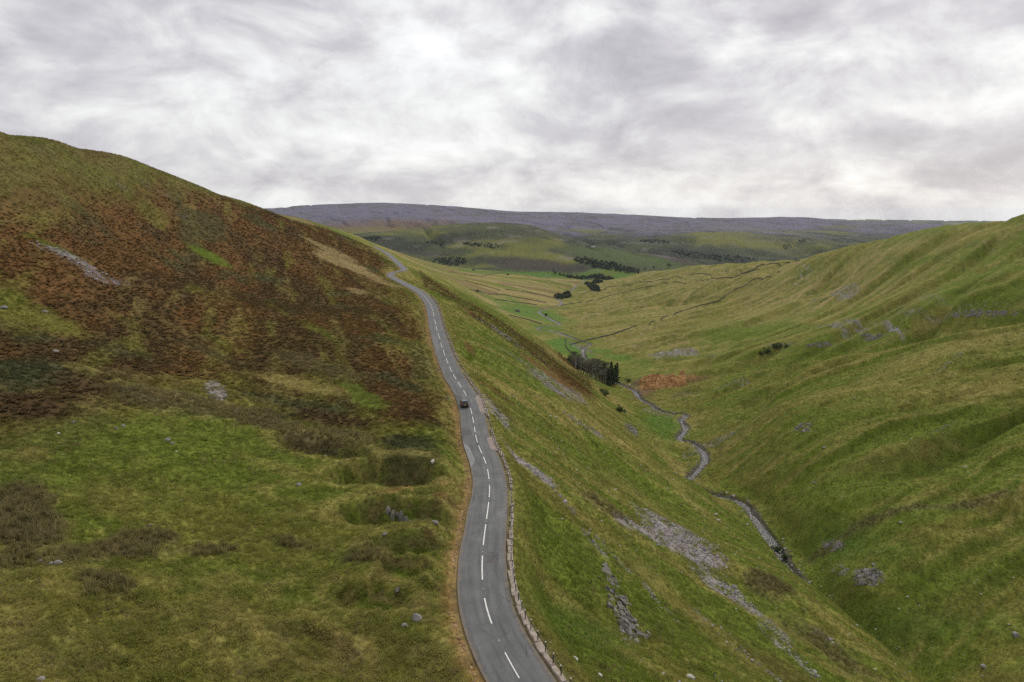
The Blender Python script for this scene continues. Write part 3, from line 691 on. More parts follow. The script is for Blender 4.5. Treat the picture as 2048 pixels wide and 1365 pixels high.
    # lips of the shake holes: rim relief painted in with paler dry turf, rank and peaty on the wall
    for hx, hy, hl, hw, an, dep in HOLES[:10]:
        m = np.nonzero((np.abs(X - hx) < 20) & (np.abs(Y - hy) < 20))[0]
        if not len(m): continue
        x, y = X[m] - hx, Y[m] - hy; ca, sa = math.cos(an), math.sin(an)
        rho = np.sqrt(((x * ca + y * sa) / hl) ** 2 + ((-x * sa + y * ca) / hw) ** 2) + 0.22 * fbm(X[m] * 0.35, Y[m] * 0.35, 3, 5)
        rim = np.zeros(n, np.float32); rim[m] = np.exp(-((rho - 1.12) / .14) ** 2); wl_ = np.zeros(n, np.float32); wl_[m] = sst(1.0, .85, rho) * sst(.4, .6, rho) * sst(-.3, .3, fbm(X[m] / 1.2, Y[m] / .7, 3, 139))
        c = mix(c, G3, rim * .6); c = mix(c, (.165, .130, .058), wl_ * .55)
    # verge: soil on the cut side, trodden grass on the other
    D, S, T = ROADL.query(X, Y)
    vn_ = fbm(X / 1.3, Y / 1.3, 3, 131)
    soilw = sst(0.15, -0.35, fbm(T / 9.0, T * 0 + 1.7, 3, 133)) * 1.2 + 0.4
    c = mix(c, SO, (S < 0) * sst(2.75 + 0.9 + soilw, 2.9 + 0.2, D + 0.9 * vn_ + .05) * 0.85)
    c = mix(c, (0.11, 0.09, 0.07), (S < 0) * sst(3.5, 2.9, D + 0.3 * vn_) * 0.5)
    c = mix(c, (0.20, 0.165, 0.125), (S > 0) * sst(3.9, 3.2, D + 0.25 * vn_) * 0.75)
    c = mix(c, G3, sst(8.0, 4.0, D + 1.5 * nm) * 0.35)
    D, S, T = BECKL.query(X, Y)
    bj = fbm(X / 2.5, Y / 2.5, 3, 135)
    c = mix(c, (0.06, 0.055, 0.032), sst(3.4, 2.4, D + bj) * 0.75)
    c = mix(c, (0.14, 0.125, 0.11), sst(2.6, 1.9, D + .5 * bj) * 0.7)
    return 0.99 * c * (1.0 + 0.16 * ns + 0.10 * nm)[:, None]

# ------------------------------------------------------------------ materials
def new_mat(name):
    m = bpy.data.materials.new(name); m.use_nodes = True
    t = m.node_tree; b = t.nodes['Principled BSDF']
    b.inputs['Specular IOR Level'].default_value = 0.2; b.inputs['Roughness'].default_value = 0.9
    return m, t, b
def plain(name, col, rough=0.8, spec=0.2, metal=0.0, var=0.15, scale=6.0, bump=0.0):
    m, t, b = new_mat(name)
    g = N(t, 'ShaderNodeNewGeometry')
    n = N(t, 'ShaderNodeTexNoise', inp={'Scale': scale, 'Detail': 6.0, 'Roughness': 0.6}); L(t, g.outputs['Position'], n.inputs['Vector'])
    f = ramp_n(t, n.outputs[0], [(0.3, 0.0), (0.7, 1.0)], 'LINEAR')
    L(t, mix_n(t, f, tuple(c * (1 - var) for c in col), tuple(min(c * (1 + var), 1) for c in col)), b.inputs['Base Color'])
    b.inputs['Roughness'].default_value = rough; b.inputs['Specular IOR Level'].default_value = spec; b.inputs['Metallic'].default_value = metal
    if bump:
        bp = N(t, 'ShaderNodeBump', inp={'Strength': bump, 'Distance': 0.1}); L(t, n.outputs[0], bp.inputs['Height']); L(t, bp.outputs[0], b.inputs['Normal'])
    return m
M_GROUND, t, b = new_mat('moorland')
at = N(t, 'ShaderNodeAttribute', attribute_name='Col')
geo = N(t, 'ShaderNodeNewGeometry')
def gn(scale, det, rough=0.6, stretch=None):
    n = N(t, 'ShaderNodeTexNoise', inp={'Scale': scale, 'Detail': det, 'Roughness': rough})
    if stretch:
        mp = N(t, 'ShaderNodeMapping'); mp.inputs['Scale'].default_value = stretch; L(t, geo.outputs['Position'], mp.inputs[0]); L(t, mp.outputs[0], n.inputs['Vector'])
    else: L(t, geo.outputs['Position'], n.inputs['Vector'])
    return n.outputs[0]
na, nb, ncc = gn(0.22, 6.0), gn(1.3, 6.0, 0.65), gn(7.0, 3.0)
v1 = ramp_n(t, na, [(0.30, 0.72), (0.70, 1.22)], 'LINEAR'); v2 = ramp_n(t, nb, [(0.28, 0.58), (0.5, 1.0), (0.72, 1.42)], 'LINEAR'); v3 = ramp_n(t, ncc, [(0.3, 0.72), (0.7, 1.26)], 'LINEAR')
cc = mix_n(t, 1.0, at.outputs['Color'], v1, 'MULTIPLY'); cc = mix_n(t, 1.0, cc, v2, 'MULTIPLY'); cc = mix_n(t, 0.8, cc, v3, 'MULTIPLY')
warm = ramp_n(t, gn(0.6, 5.0), [(0.45, 0.0), (0.68, 0.35)], 'LINEAR')
cc = mix_n(t, warm, cc, mix_n(t, 1.0, cc, (1.5, 1.15, 1.2), 'MULTIPLY'))
L(t, cc, b.inputs['Base Color'])
b.inputs['Roughness'].default_value = 1.0; b.inputs['Specular IOR Level'].default_value = 0.05
b1 = N(t, 'ShaderNodeBump', inp={'Strength': 0.8, 'Distance': 0.35}); L(t, nb, b1.inputs['Height'])
b2 = N(t, 'ShaderNodeBump', inp={'Strength': 0.6, 'Distance': 0.10}); L(t, ncc, b2.inputs['Height']); L(t, b1.outputs[0], b2.inputs['Normal'])
L(t, b2.outputs[0], b.inputs['Normal'])

# ------------------------------------------------------------------ the ground: one sheet to the horizon
na_, nr_ = len(AZ), len(RR)
idx = np.arange(na_ * nr_).reshape(na_, nr_)
i2 = np.vstack([idx, idx[:1]])
quads = np.stack([i2[:-1, :-1], i2[:-1, 1:], i2[1:, 1:], i2[1:, :-1]], -1).reshape(-1, 4)[:, ::-1]
me = bpy.data.meshes.new('ground')
me.vertices.add(len(GX)); me.vertices.foreach_set('co', np.stack([GX, GY, Gz], 1).astype(np.float32).ravel())
me.loops.add(quads.size); me.loops.foreach_set('vertex_index', quads.astype(np.int32).ravel())
me.polygons.add(len(quads)); me.polygons.foreach_set('loop_start', np.arange(0, quads.size, 4, dtype=np.int32)); me.polygons.foreach_set('loop_total', np.full(len(quads), 4, np.int32))
me.polygons.foreach_set('use_smooth', np.ones(len(quads), bool))
me.update(calc_edges=True)
gc = np.clip(colour(GX, GY, Gz), 0.004, 0.9)
ca = me.color_attributes.new('Col', 'FLOAT_COLOR', 'POINT')
ca.data.foreach_set('color', np.c_[gc, np.ones(len(gc))].astype(np.float32).ravel())
me.materials.append(M_GROUND)
ground = bpy.data.objects.new('ground', me); COL.objects.link(ground); tag(ground, kind='structure')
# ------------------------------------------------------------------ road
def frame_line(P):
    d = np.gradient(P[:, :2], axis=0); d /= np.linalg.norm(d, axis=1)[:, None]
    return d, np.stack([d[:, 1], -d[:, 0]], 1)          # tangent, right-hand normal
RD = resample(ROAD, 1.0)
RT, RN = frame_line(RD)
SS = np.arange(len(RD)) * 1.0
def rw_l(s): return RW + 0.12 * vn(s / 7, s * 0 + .3, 141)
def rw_r(s): return RW + 0.06 * vn(s / 5, s * 0 + .7, 142)
def strip(lo, hi, dz, i0, i1, nx=1):
    LO, HI = lo(np.arange(len(RD)) * 1.0), hi(np.arange(len(RD)) * 1.0)
    v = []; f = []
    for i in range(i0, i1):
        for k in range(nx + 1):
            w = LO[i] + (HI[i] - LO[i]) * k / nx
            cam_ = 0.05 * (1 - (w / RW) ** 2)
            v.append((RD[i, 0] + RN[i, 0] * w, RD[i, 1] + RN[i, 1] * w, RD[i, 2] + dz + cam_))
    n = nx + 1
    for i in range(i1 - i0 - 1):
        for k in range(nx): f.append((i * n + k, i * n + k + 1, (i + 1) * n + k + 1, (i + 1) * n + k))
    return v, f
M_ROAD, t, b = new_mat('asphalt')
geo = N(t, 'ShaderNodeNewGeometry')
def rn(s, d, r=0.6):
    n = N(t, 'ShaderNodeTexNoise', inp={'Scale': s, 'Detail': d, 'Roughness': r}); L(t, geo.outputs['Position'], n.inputs['Vector']); return n.outputs[0]
cc = mix_n(t, ramp_n(t, rn(0.35, 5.0), [(0.35, 0.0), (0.68, 1.0)], 'LINEAR'), (0.098, 0.101, 0.101), (0.135, 0.137, 0.134))
cc = mix_n(t, 1.0, cc, ramp_n(t, rn(9.0, 4.0), [(0.3, 0.85), (0.7, 1.15)], 'LINEAR'), 'MULTIPLY')
lat = N(t, 'ShaderNodeAttribute', attribute_name='lat'); sx = N(t, 'ShaderNodeSeparateXYZ'); L(t, lat.outputs['Vector'], sx.inputs[0])
ax = math_n(t, 'ABSOLUTE', sx.outputs[0])
def band(c0, w0):                                                             # worn wheel tracks, two in each lane
    return math_n(t, 'SUBTRACT', 1.0, math_n(t, 'DIVIDE', math_n(t, 'ABSOLUTE', math_n(t, 'SUBTRACT', ax, c0)), w0), clamp=True)
track = math_n(t, 'ADD', band(0.62, 0.42), band(2.02, 0.42), clamp=True)
mp = N(t, 'ShaderNodeMapping'); mp.inputs['Scale'].default_value = (1.6, 0.10, 1); L(t, lat.outputs['Vector'], mp.inputs[0])
sn = N(t, 'ShaderNodeTexNoise', inp={'Scale': 1.0, 'Detail': 6.0, 'Roughness': 0.6}); L(t, mp.outputs[0], sn.inputs['Vector'])
track = math_n(t, 'MULTIPLY', track, ramp_n(t, sn.outputs[0], [(0.3, 0.1), (0.65, 1.0)], 'LINEAR'))
cc = mix_n(t, math_n(t, 'MULTIPLY', track, 0.6), cc, mix_n(t, 1.0, cc, (1.38, 1.36, 1.33), 'MULTIPLY'))
stn = ramp_n(t, sn.outputs[0], [(0.36, 0.70), (0.54, 1.0)], 'LINEAR'); cc = mix_n(t, 0.9, cc, stn, 'MULTIPLY')
grit = math_n(t, 'MULTIPLY', math_n(t, 'SUBTRACT', math_n(t, 'ADD', ax, math_n(t, 'MULTIPLY', rn(1.1, 6.0), 1.1)), 2.85, clamp=True), 2.2, clamp=True)
cc = mix_n(t, grit, cc, (0.17, 0.135, 0.10))
vo = N(t, 'ShaderNodeTexVoronoi', feature='DISTANCE_TO_EDGE', inp={'Scale': 0.42}); L(t, geo.outputs['Position'], vo.inputs['Vector'])
crk = math_n(t, 'MULTIPLY', ramp_n(t, vo.outputs['Distance'], [(0.0, 1.0), (0.02, 0.0)], 'LINEAR'), ramp_n(t, rn(0.12, 3.0), [(0.46, 0.0), (0.56, 0.8)], 'LINEAR'))
cc = mix_n(t, crk, cc, (0.045, 0.045, 0.045))
L(t, cc, b.inputs['Base Color']); b.inputs['Roughness'].default_value = 0.75; b.inputs['Specular IOR Level'].default_value = 0.35
bp = N(t, 'ShaderNodeBump', inp={'Strength': 0.3, 'Distance': 0.02}); L(t, rn(30.0, 3.0), bp.inputs['Height']); L(t, bp.outputs[0], b.inputs['Normal'])
v, f = strip(lambda s: -rw_l(s), rw_r, 0.0, 0, len(RD), 10)
nv = len(v)                                              # skirts give the tarmac a thickness
road = mesh_obj('road', v, f, M_ROAD, smooth=True); tag(road, kind='structure')
la = road.data.attributes.new('lat', 'FLOAT_VECTOR', 'POINT')                 # across (m), along (m)
la.data.foreach_set('vector', np.array([(-RW + 2 * RW * k / 10, i, 0) for i in range(len(RD)) for k in range(11)], np.float32).ravel())
M_PAINT = plain('road_paint', (0.72, 0.71, 0.66), 0.6, 0.3, var=0.18, scale=3.0)
M_PATCH1 = plain('pale_tarmac', (0.22, 0.22, 0.22), 0.8, 0.3, var=0.2, scale=2.0)
M_PATCH2 = plain('old_tarmac', (0.092, 0.088, 0.086), 0.8, 0.3, var=0.35, scale=2.5)
M_PATCH3 = plain('worn_tarmac', (0.150, 0.150, 0.147), 0.8, 0.3, var=0.3, scale=2.0)
M_STUD = plain('stud', (0.7, 0.7, 0.68), 0.4, 0.5)
pxs = np.array([proj(p)[1] for p in RD])
def road_i(py):                                           # road sample seen at that image row (first from the camera)
    k = np.nonzero(pxs <= py)[0]
    return float(k[0]) if len(k) else 0.0
def on_road(s, w, dz):
    i = min(max(s, 0), len(RD) - 1.001); k = int(i); a = i - k
    p = RD[k] * (1 - a) + RD[k + 1] * a; n = RN[k] * (1 - a) + RN[k + 1] * a
    return (p[0] + n[0] * w, p[1] + n[1] * w, p[2] + dz + 0.05 * (1 - (w / RW) ** 2))
def dash(s0, s1, w=0.055, off=0.0):
    n = max(2, int((s1 - s0) / 0.8)); v = []; f = []
    for k in range(n + 1):
        s = s0 + (s1 - s0) * k / n
        v += [on_road(s, off - w, 0.006), on_road(s, off + w, 0.006)]
    f = [(2 * k, 2 * k + 1, 2 * k + 3, 2 * k + 2) for k in range(n)]
    return mesh_obj('lane_marking', v, f, M_PAINT, road)
# near dashes are taken row by row, further on the regular 4 m mark and 2 m gap goes on
ROWS = [(1365,1308),(1250,1201),(1166,1117),(1094,1054),(1040,1008.5),(997,971.5),(959.4,940),(932,917),(908.5,894),(887.7,873),(867.7,854.5),(848,836),(829.7,817.6),(793,782),(777,766),(760,750.5),(745.5,735),(729,718),(712.5,701),(696,686),(679.5,668),(662.6,652.7),(649.5,640),(634,625)]
s_end = 0
for a, b_ in ROWS:
    s0, s1 = road_i(a), road_i(b_)
    dash(s0, s1, 0.055 if a > 1300 else 0.07); s_end = s1
per = 9.0
s = s_end + 3.0
while s + 6 < len(RD) - 30 and s < 760:
    dash(s, s + 5.6, 0.085); s += per
for a in (1286, 1232, 1184, 1107, 1047, 1002, 965, 936):
    s = road_i(a); m = MB(); c = on_road(s, 0, 0.02); m.box(c, (0.06, 0.06, 0.018), 0, 0.7)
    m.build('road_stud', M_STUD, road)
def quad_patch(name, row0, row1, w0, w1, mat, dz=0.004):
    s0, s1 = road_i(row0), road_i(row1); n = max(3, int((s1 - s0) / 0.7)); v = []; f = []
    for k in range(n + 1):
        s = s0 + (s1 - s0) * k / n
        ta = min(1, 4 * k / n, 4 * (n - k) / n); j = 0.12 * float(vn(np.array(s * 1.3), np.array(w0), 150))
        a = w0 + j if abs(w0) < RW - .2 else w0; b2_ = w1 - j if abs(w1) < RW - .2 else w1
        if abs(w0) >= RW - .2: b2_ = w0 + (b2_ - w0) * ta
        elif abs(w1) >= RW - .2: a = w1 + (a - w1) * ta
        v += [on_road(s, a, dz), on_road(s, 0.5 * (a + b2_), dz), on_road(s, b2_, dz)]
    for k in range(n): f += [(3 * k, 3 * k + 1, 3 * k + 4, 3 * k + 3), (3 * k + 1, 3 * k + 2, 3 * k + 5, 3 * k + 4)]
    return mesh_obj(name, v, f, mat, road)
quad_patch('pale_patch', 938, 884, -RW, -1.75, M_PATCH1)
quad_patch('dark_patch', 872, 860, -2.2, -0.8, M_PATCH2)
quad_patch('dark_patch', 808, 788, -RW, -1.3, M_PATCH2)
quad_patch('dark_patch', 1128, 1108, 0.5, 1.9, M_PATCH2)
quad_patch('dark_patch', 760, 748, 0.4, 2.1, M_PATCH2)
quad_patch('pale_patch', 702, 672, -2.3, -1.1, M_PATCH3)
quad_patch('pale_patch', 1040, 1018, 1.3, RW, M_PATCH3)
quad_patch('dark_patch', 880, 855, -RW, -2.2, M_PATCH2)
# ------------------------------------------------------------------ roadside fence, kerb, pads
M_POST = plain('black_steel', (0.022, 0.022, 0.024), 0.5, 0.4, var=0.3)
M_CAP = plain('white_cap', (0.75, 0.74, 0.70), 0.5, 0.3, var=0.1)
M_WIRE = plain('wire', (0.20, 0.20, 0.20), 0.5, 0.4, metal=0.6)
M_KERB = plain('pale_concrete', (0.34, 0.285, 0.235), 0.9, 0.1, var=0.30, scale=1.6, bump=0.5)
S_NEAR, S_FAR = max(road_i(1480), 2), road_i(592)
WP = RW + 0.62
fp = on_road(S_NEAR, WP, 0)
fence = empty('roadside_fence', fp)
tag(fence, 'long fence of short black posts with white caps along the right road edge', 'fence')
m = MB(); m.tube([(0, 0, -0.35), (0, 0, 1.0)], 0.05, 8); post0 = m.build('post', M_POST, fence)
m = MB(); m.tube([(0, 0, 1.0), (0, 0, 1.09), (0, 0, 1.11)], [0.056, 0.056, 0.03], 8); cap0 = m.build('cap', M_CAP, post0)
tops = []; k = 0; s = S_NEAR
while s < S_FAR:
    p = Vector(on_road(s, WP + 0.10 * float(vn(np.array(s / 3.0), np.array(0.5), 160)), -0.04)); p.z = RD[int(s), 2] - 0.06
    if k == 0: po, ca_ = post0, cap0
    else:
        po = post0.copy(); COL.objects.link(po); po.parent = fence
        ca_ = cap0.copy(); COL.objects.link(ca_); ca_.parent = po
    po.location = p - fence.location
    po.rotation_euler = (random.uniform(-.06, .06), random.uniform(-.06, .06), 0)
    tops.append(p); k += 1; s += 2.0 * random.uniform(0.96, 1.04)
for h_ in (0.93, 0.55):
    m = MB(); m.tube([p - fence.location + Vector((0, 0, h_ + 0.0)) for p in tops], 0.016, 4); m.build('wire', M_WIRE, fence)
kerb = empty('stone_edging', on_road(S_NEAR, RW + 0.3, 0)); tag(kerb, 'broken pale stone edging under the black posts beside the tarmac', 'kerb')
def slab(s0, s1, w0, w1, top, name='kerb_stone', parent=kerb, mat=M_KERB, z0=-0.3):
    n = max(1, int((s1 - s0) / 0.7)); v = []; f = []
    for i in range(n + 1):
        s = s0 + (s1 - s0) * i / n; j = random.uniform(-.06, .06)
        zt = top + random.uniform(-.03, .03)
        for w, z in ((w0 + j, z0), (w0 + j + .02, zt - .02), (w0 + .06 + j, zt), (w1 - .06, zt + random.uniform(-.02, .02)), (w1, zt - .04), (w1 + .02, z0)):
            q = on_road(s, w, 0); v.append((q[0] - parent.location.x, q[1] - parent.location.y, RD[int(s), 2] + z - parent.location.z))
    for i in range(n):
        for k_ in range(5): f.append((i * 6 + k_, i * 6 + k_ + 1, (i + 1) * 6 + k_ + 1, (i + 1) * 6 + k_))
    f += [tuple(range(6)), tuple(n * 6 + 5 - k_ for k_ in range(6))]
    f = [tuple(reversed(q)) for q in f]
    return mesh_obj(name, v, f, mat, parent)
s = S_NEAR
while s < road_i(1098):
    l = random.uniform(1.6, 3.2)
    slab(s, s + l, RW + 0.12 + random.uniform(0, .22), RW + 0.86 + random.uniform(-.08, .08), 0.05 + random.uniform(0, .06)); s += l + random.uniform(0.02, 0.25)
s = road_i(1096); n_st = 0
while s < road_i(598) and n_st < 210:
    l = random.uniform(0.6, 1.5)
    if float(vn(np.array(s / 14), np.array(1.1), 162)) > -0.55:
        slab(s, s + l, RW + 0.42 + random.uniform(-.05, .1), RW + 0.86 + random.uniform(-.1, .12), 0.10 + random.uniform(-.02, .14)); n_st += 1
    s += l + random.uniform(0.05, 0.7)
M_PAD = plain('pinkish_concrete', (0.30, 0.245, 0.21), 0.9, 0.1, var=0.25, scale=1.2, bump=0.3)
for r0, r1, w0 in ((830, 793, 1.9), (905, 874, 2.0)):
    s0, s1 = road_i(r0), road_i(r1); n = 14; v = []; f = []
    for i in range(n + 1):
        s = s0 + (s1 - s0) * i / n; e = 0.3 * float(vn(np.array(s * .8), np.array(r0 * .1), 163)); tp = min(1, 5 * i / n + .25, 5 * (n - i) / n + .25)
        for w, z in ((RW + .4 - (RW + .4 - w0) * tp + e, 0.012), (RW + .4, 0.0)):
            q = on_road(s, w, z); v.append((q[0], q[1], max(q[2], RD[int(s), 2] + 0.012)))
    f = [(2 * i, 2 * i + 1, 2 * i + 3, 2 * i + 2) for i in range(n)]
    mesh_obj('concrete_pad', v, f, M_PAD, road)

# ------------------------------------------------------------------ the car
def build_car():
    M_BODY = plain('car_paint', (0.035, 0.030, 0.030), 0.28, 0.5, metal=0.3, var=0.05)
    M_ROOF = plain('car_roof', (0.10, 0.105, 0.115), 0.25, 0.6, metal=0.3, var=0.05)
    M_GLASS = plain('car_glass', (0.02, 0.022, 0.025), 0.08, 0.6, var=0.02)
    M_TYRE = plain('tyre', (0.02, 0.02, 0.02), 0.9, 0.1); M_RIM = plain('rim', (0.45, 0.45, 0.46), 0.35, 0.5, metal=0.8)
    M_TAIL = plain('tail_lamp', (0.42, 0.015, 0.012), 0.25, 0.5, var=0.05); M_HEAD = plain('head_lamp', (0.75, 0.76, 0.78), 0.15, 0.6)
    M_PLATE = plain('plate', (0.62, 0.47, 0.06), 0.5, 0.3, var=0.03); M_TRIM = plain('trim', (0.03, 0.03, 0.03), 0.7, 0.2)
    car = empty('car')
    tag(car, 'dark hatchback driving away in the left lane of the road', 'car')
    # stations from rear (y = 0) to front (y = 4.3): y, half width, sill z, waist z
    body = [(0.00, .70, .36, .78), (0.06, .84, .30, .94), (0.35, .89, .24, 1.00), (1.2, .90, .22, .99), (2.4, .90, .22, .97), (3.2, .89, .22, .93), (3.9, .85, .24, .84), (4.22, .74, .30, .72), (4.30, .60, .38, .62)]
    v = []; f = []
    for y, w, z0, z1 in body:
        zm = z0 + (z1 - z0) * .55
        for x, z in ((-w * .92, z0), (-w, z0 + .12), (-w, zm), (-w * .95, z1 - .05), (-w * .86, z1), (0, z1 + .02), (w * .86, z1), (w * .95, z1 - .05), (w, zm), (w, z0 + .12), (w * .92, z0)): v.append((x, y, z))
    n = 11
    for i in range(len(body) - 1):
        for k in range(n): f.append((i * n + k, (i + 1) * n + k, (i + 1) * n + (k + 1) % n, i * n + (k + 1) % n))
    f += [tuple(range(n)), tuple((len(body) - 1) * n + n - 1 - k for k in range(n))]
    mesh_obj('body', v, f, M_BODY, car, True)
    def prism(name, prof, mat, parent, inset=0.0):
        vv = []; ff = []
        for y, z, w in prof: vv += [(-w, y, z), (w, y, z)]
        k = len(prof)
        for i in range(k - 1): ff.append((2 * i, 2 * i + 1, 2 * i + 3, 2 * i + 2))
        return mesh_obj(name, vv, ff, mat, parent)
    cab = MB()   # greenhouse shell
    lo = [(0.22, .97, .80), (3.05, .93, .80)]; hi = [(0.72, 1.46, .62), (2.10, 1.48, .63)]
    vv = [(-.80, .20, .95), (.80, .20, .95), (.80, 3.10, .90), (-.80, 3.10, .90), (-.62, .66, 1.47), (.62, .66, 1.47), (.63, 2.05, 1.49), (-.63, 2.05, 1.49)]
    cab.add(vv, [(0, 1, 5, 4), (1, 2, 6, 5), (2, 3, 7, 6), (3, 0, 4, 7), (4, 5, 6, 7)])
    cab.build('cabin', M_BODY, car)
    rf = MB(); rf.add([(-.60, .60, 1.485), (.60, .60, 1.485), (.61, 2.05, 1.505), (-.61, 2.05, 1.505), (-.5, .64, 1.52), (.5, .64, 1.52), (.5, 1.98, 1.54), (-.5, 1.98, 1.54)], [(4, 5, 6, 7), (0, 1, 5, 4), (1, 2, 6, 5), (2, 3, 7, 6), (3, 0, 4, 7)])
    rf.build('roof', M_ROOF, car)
    def face(name, q, mat):
        o = MB(); o.add(q, [(0, 1, 2, 3)]); return o.build(name, mat, car)
    face('rear_window', [(-.66, .245, 1.03), (.66, .245, 1.03), (.56, .56, 1.40), (-.56, .56, 1.40)], M_GLASS)
    face('windscreen', [(.70, 2.98, 1.00), (-.70, 2.98, 1.00), (-.58, 2.16, 1.44), (.58, 2.16, 1.44)], M_GLASS)
    for sx in (-1, 1):
        for y0, y1 in ((0.62, 1.42), (1.50, 2.35)):
            q = [(sx * .785, y0 - .12, 1.03), (sx * .785, y1 + .1, 1.02), (sx * .665, min(y1, 2.05), 1.42), (sx * .665, max(y0, .75), 1.42)]
            face('side_window', q if sx > 0 else q[::-1], M_GLASS)
        m = MB(); m.box((sx * .70, 0.035, .80), (.13, .05, .09), 0, .9); m.build('tail_lamp', M_TAIL, car)
        m = MB(); m.box((sx * .62, 4.22, .66), (.14, .06, .06), 0, .9); m.build('headlight', M_HEAD, car)
        m = MB(); m.box((sx * .99, 2.55, 1.03), (.09, .05, .07), 0, .8); m.build('door_mirror', M_BODY, car)
        for y in (0.80, 3.42):
            def disc(r, w, x0, nseg=18):
                o = MB(); vv = []
                for x in (x0, x0 + sx * w):
                    for k in range(nseg): a = 2 * math.pi * k / nseg; vv.append((x, y + r * math.cos(a), .32 + r * math.sin(a)))
                o.add(vv, [(k, (k + 1) % nseg, nseg + (k + 1) % nseg, nseg + k) for k in range(nseg)] + [tuple(range(nseg)), tuple(2 * nseg - 1 - k for k in range(nseg))]); return o
            w_ = disc(.32, .2, sx * .72).build('wheel', M_TYRE, car)
            disc(.21, .02, sx * .915).build('rim', M_RIM, w_)
    m = MB(); m.box((0, -.005, .76), (.26, .012, .056)); m.build('number_plate', M_PLATE, car)
    m = MB(); m.box((0, .03, .42), (.78, .07, .12), 0, .97); m.build('rear_bumper', M_TRIM, car)
    m = MB(); m.box((0, .62, 1.48), (.56, .10, .018)); m.build('roof_spoiler', M_BODY, car)
    return car
car = build_car()
s_car = road_i(817)
car.location = on_road(s_car, -1.25, 0.0)
tt = RT[int(s_car) + 2]; car.rotation_euler = (0, 0, math.atan2(-tt[0], tt[1]))

# ------------------------------------------------------------------ the beck
M_WATER, t, b = new_mat('beck_water')
geo = N(t, 'ShaderNodeNewGeometry')
n1 = N(t, 'ShaderNodeTexNoise', inp={'Scale': 0.9, 'Detail': 6.0, 'Roughness': 0.65}); L(t, geo.outputs['Position'], n1.inputs['Vector'])
n2 = N(t, 'ShaderNodeTexNoise', inp={'Scale': 2.4, 'Detail': 4.0}); L(t, geo.outputs['Position'], n2.inputs['Vector'])
foam = ramp_n(t, n1.outputs[0], [(0.58, 0.0), (0.74, 1.0)], 'LINEAR')
L(t, mix_n(t, foam, (0.055, 0.052, 0.046), (0.48, 0.48, 0.46)), b.inputs['Base Color'])
L(t, ramp_n(t, n1.outputs[0], [(0.5, 0.22), (0.66, 0.9)], 'LINEAR'), b.inputs['Roughness'])
b.inputs['Specular IOR Level'].default_value = 0.24
bp = N(t, 'ShaderNodeBump', inp={'Strength': 0.9, 'Distance': 0.3}); L(t, n2.outputs[0], bp.inputs['Height']); L(t, bp.outputs[0], b.inputs['Normal'])
BT, BN = frame_line(BECK); v = []; f = []
for i in range(len(BECK)):
    hw = 1.95 + 0.9 * float(vn(np.array(i / 3.0), np.array(3.3), 95)) + 1.6 * float(sst(800, 1100, BECK[i, 1]))
    for k in (-1, -.33, .33, 1): v.append((BECK[i, 0] + BN[i, 0] * hw * k, BECK[i, 1] + BN[i, 1] * hw * k, BECKZ[i] - 0.95))
for i in range(len(BECK) - 1):
    for k in range(3): f.append((i * 4 + k, i * 4 + k + 1, (i + 1) * 4 + k + 1, (i + 1) * 4 + k))
beck = mesh_obj('beck_water', v, f, M_WATER, smooth=True); tag(beck, kind='structure')

# ------------------------------------------------------------------ dry-stone walls
M_WALL = plain('drystone', (0.105, 0.098, 0.088), 0.95, 0.1, var=0.4, scale=1.2, bump=0.6)
def gpt(x, y): return np.array([x, y, float(ground_z(x, y))])
def wall(px, label, h=1.4, w=0.4):
    P = np.array([hit(*p) for p in px]); P = P[P[:, 1] > 0.6 * P[:, 1].max()]; P = resample(catmull(P[:, :2], 3.0), 2.5)
    z = ground_z(P[:, 0], P[:, 1]); T_, N_ = frame_line(P); o = P[0]; v = []; f = []
    for i in range(len(P)):
        hh = h * (1 + 0.18 * float(vn(np.array(i / 2.1), np.array(o[0]), 170)) ) * (0.55 if float(vn(np.array(i / 9.0), np.array(o[1]), 171)) < -.72 else 1)
        for a, q in ((-w, -.4), (-w * .6, hh), (w * .6, hh + random.uniform(-.06, .06)), (w, -.4)):
            v.append((P[i, 0] + N_[i, 0] * a - o[0], P[i, 1] + N_[i, 1] * a - o[1], z[i] + q - z[0]))
    for i in range(len(P) - 1):
        for k in range(3): f.append((i * 4 + k, (i + 1) * 4 + k, (i + 1) * 4 + k + 1, i * 4 + k + 1))
    f += [(0, 1, 2, 3), tuple((len(P) - 1) * 4 + 3 - k for k in range(4))]
    ob = mesh_obj('drystone_wall', v, f, M_WALL, loc=(o[0], o[1], z[0]))
    return tag(ob, label, 'wall', 'dry-stone walls in the lower dale')
wall([(1140,690),(1180,680),(1240,664),(1300,648),(1350,628),(1400,612),(1440,600),(1465,585),(1490,572),(1520,558),(1560,545)], 'long dark dry-stone wall climbing the right hillside from the beck bend', 1.5, .4)
wall([(1122,612),(1160,606),(1220,592),(1300,573),(1360,566),(1430,557),(1500,543),(1560,531),(1600,522)], 'dark dry-stone wall crossing the straw pasture on the right hillside', 1.5, .4)
wall([(1165,588),(1230,573),(1330,559),(1420,550),(1480,540),(1530,530)], 'uppermost dry-stone wall on the straw pasture, just under the right skyline', 1.5, .4)
wall([(1016,631),(1040,636),(1062,642),(1085,649)], 'short dry-stone wall across the bright green field beside the beck', 1.5, .45)
wall([(1131,676),(1132,692),(1140,704),(1150,712)], 'dry-stone wall splitting the small green meadows above the copse', 1.4, .4)
wall([(1138,716),(1150,716),(1162,717)], 'tiny dry-stone wall closing the lowest green meadow by the copse', 1.3, .4)
wall([(876,550),(930,562),(975,574),(1002,582)], 'dry-stone wall over the straw shelf, nearest the lower left spur', 1.5, .4)
wall([(890,569),(940,580),(1000,590),(1050,598),(1095,607)], 'dry-stone wall along the middle of the straw shelf left of the beck', 1.5, .4)
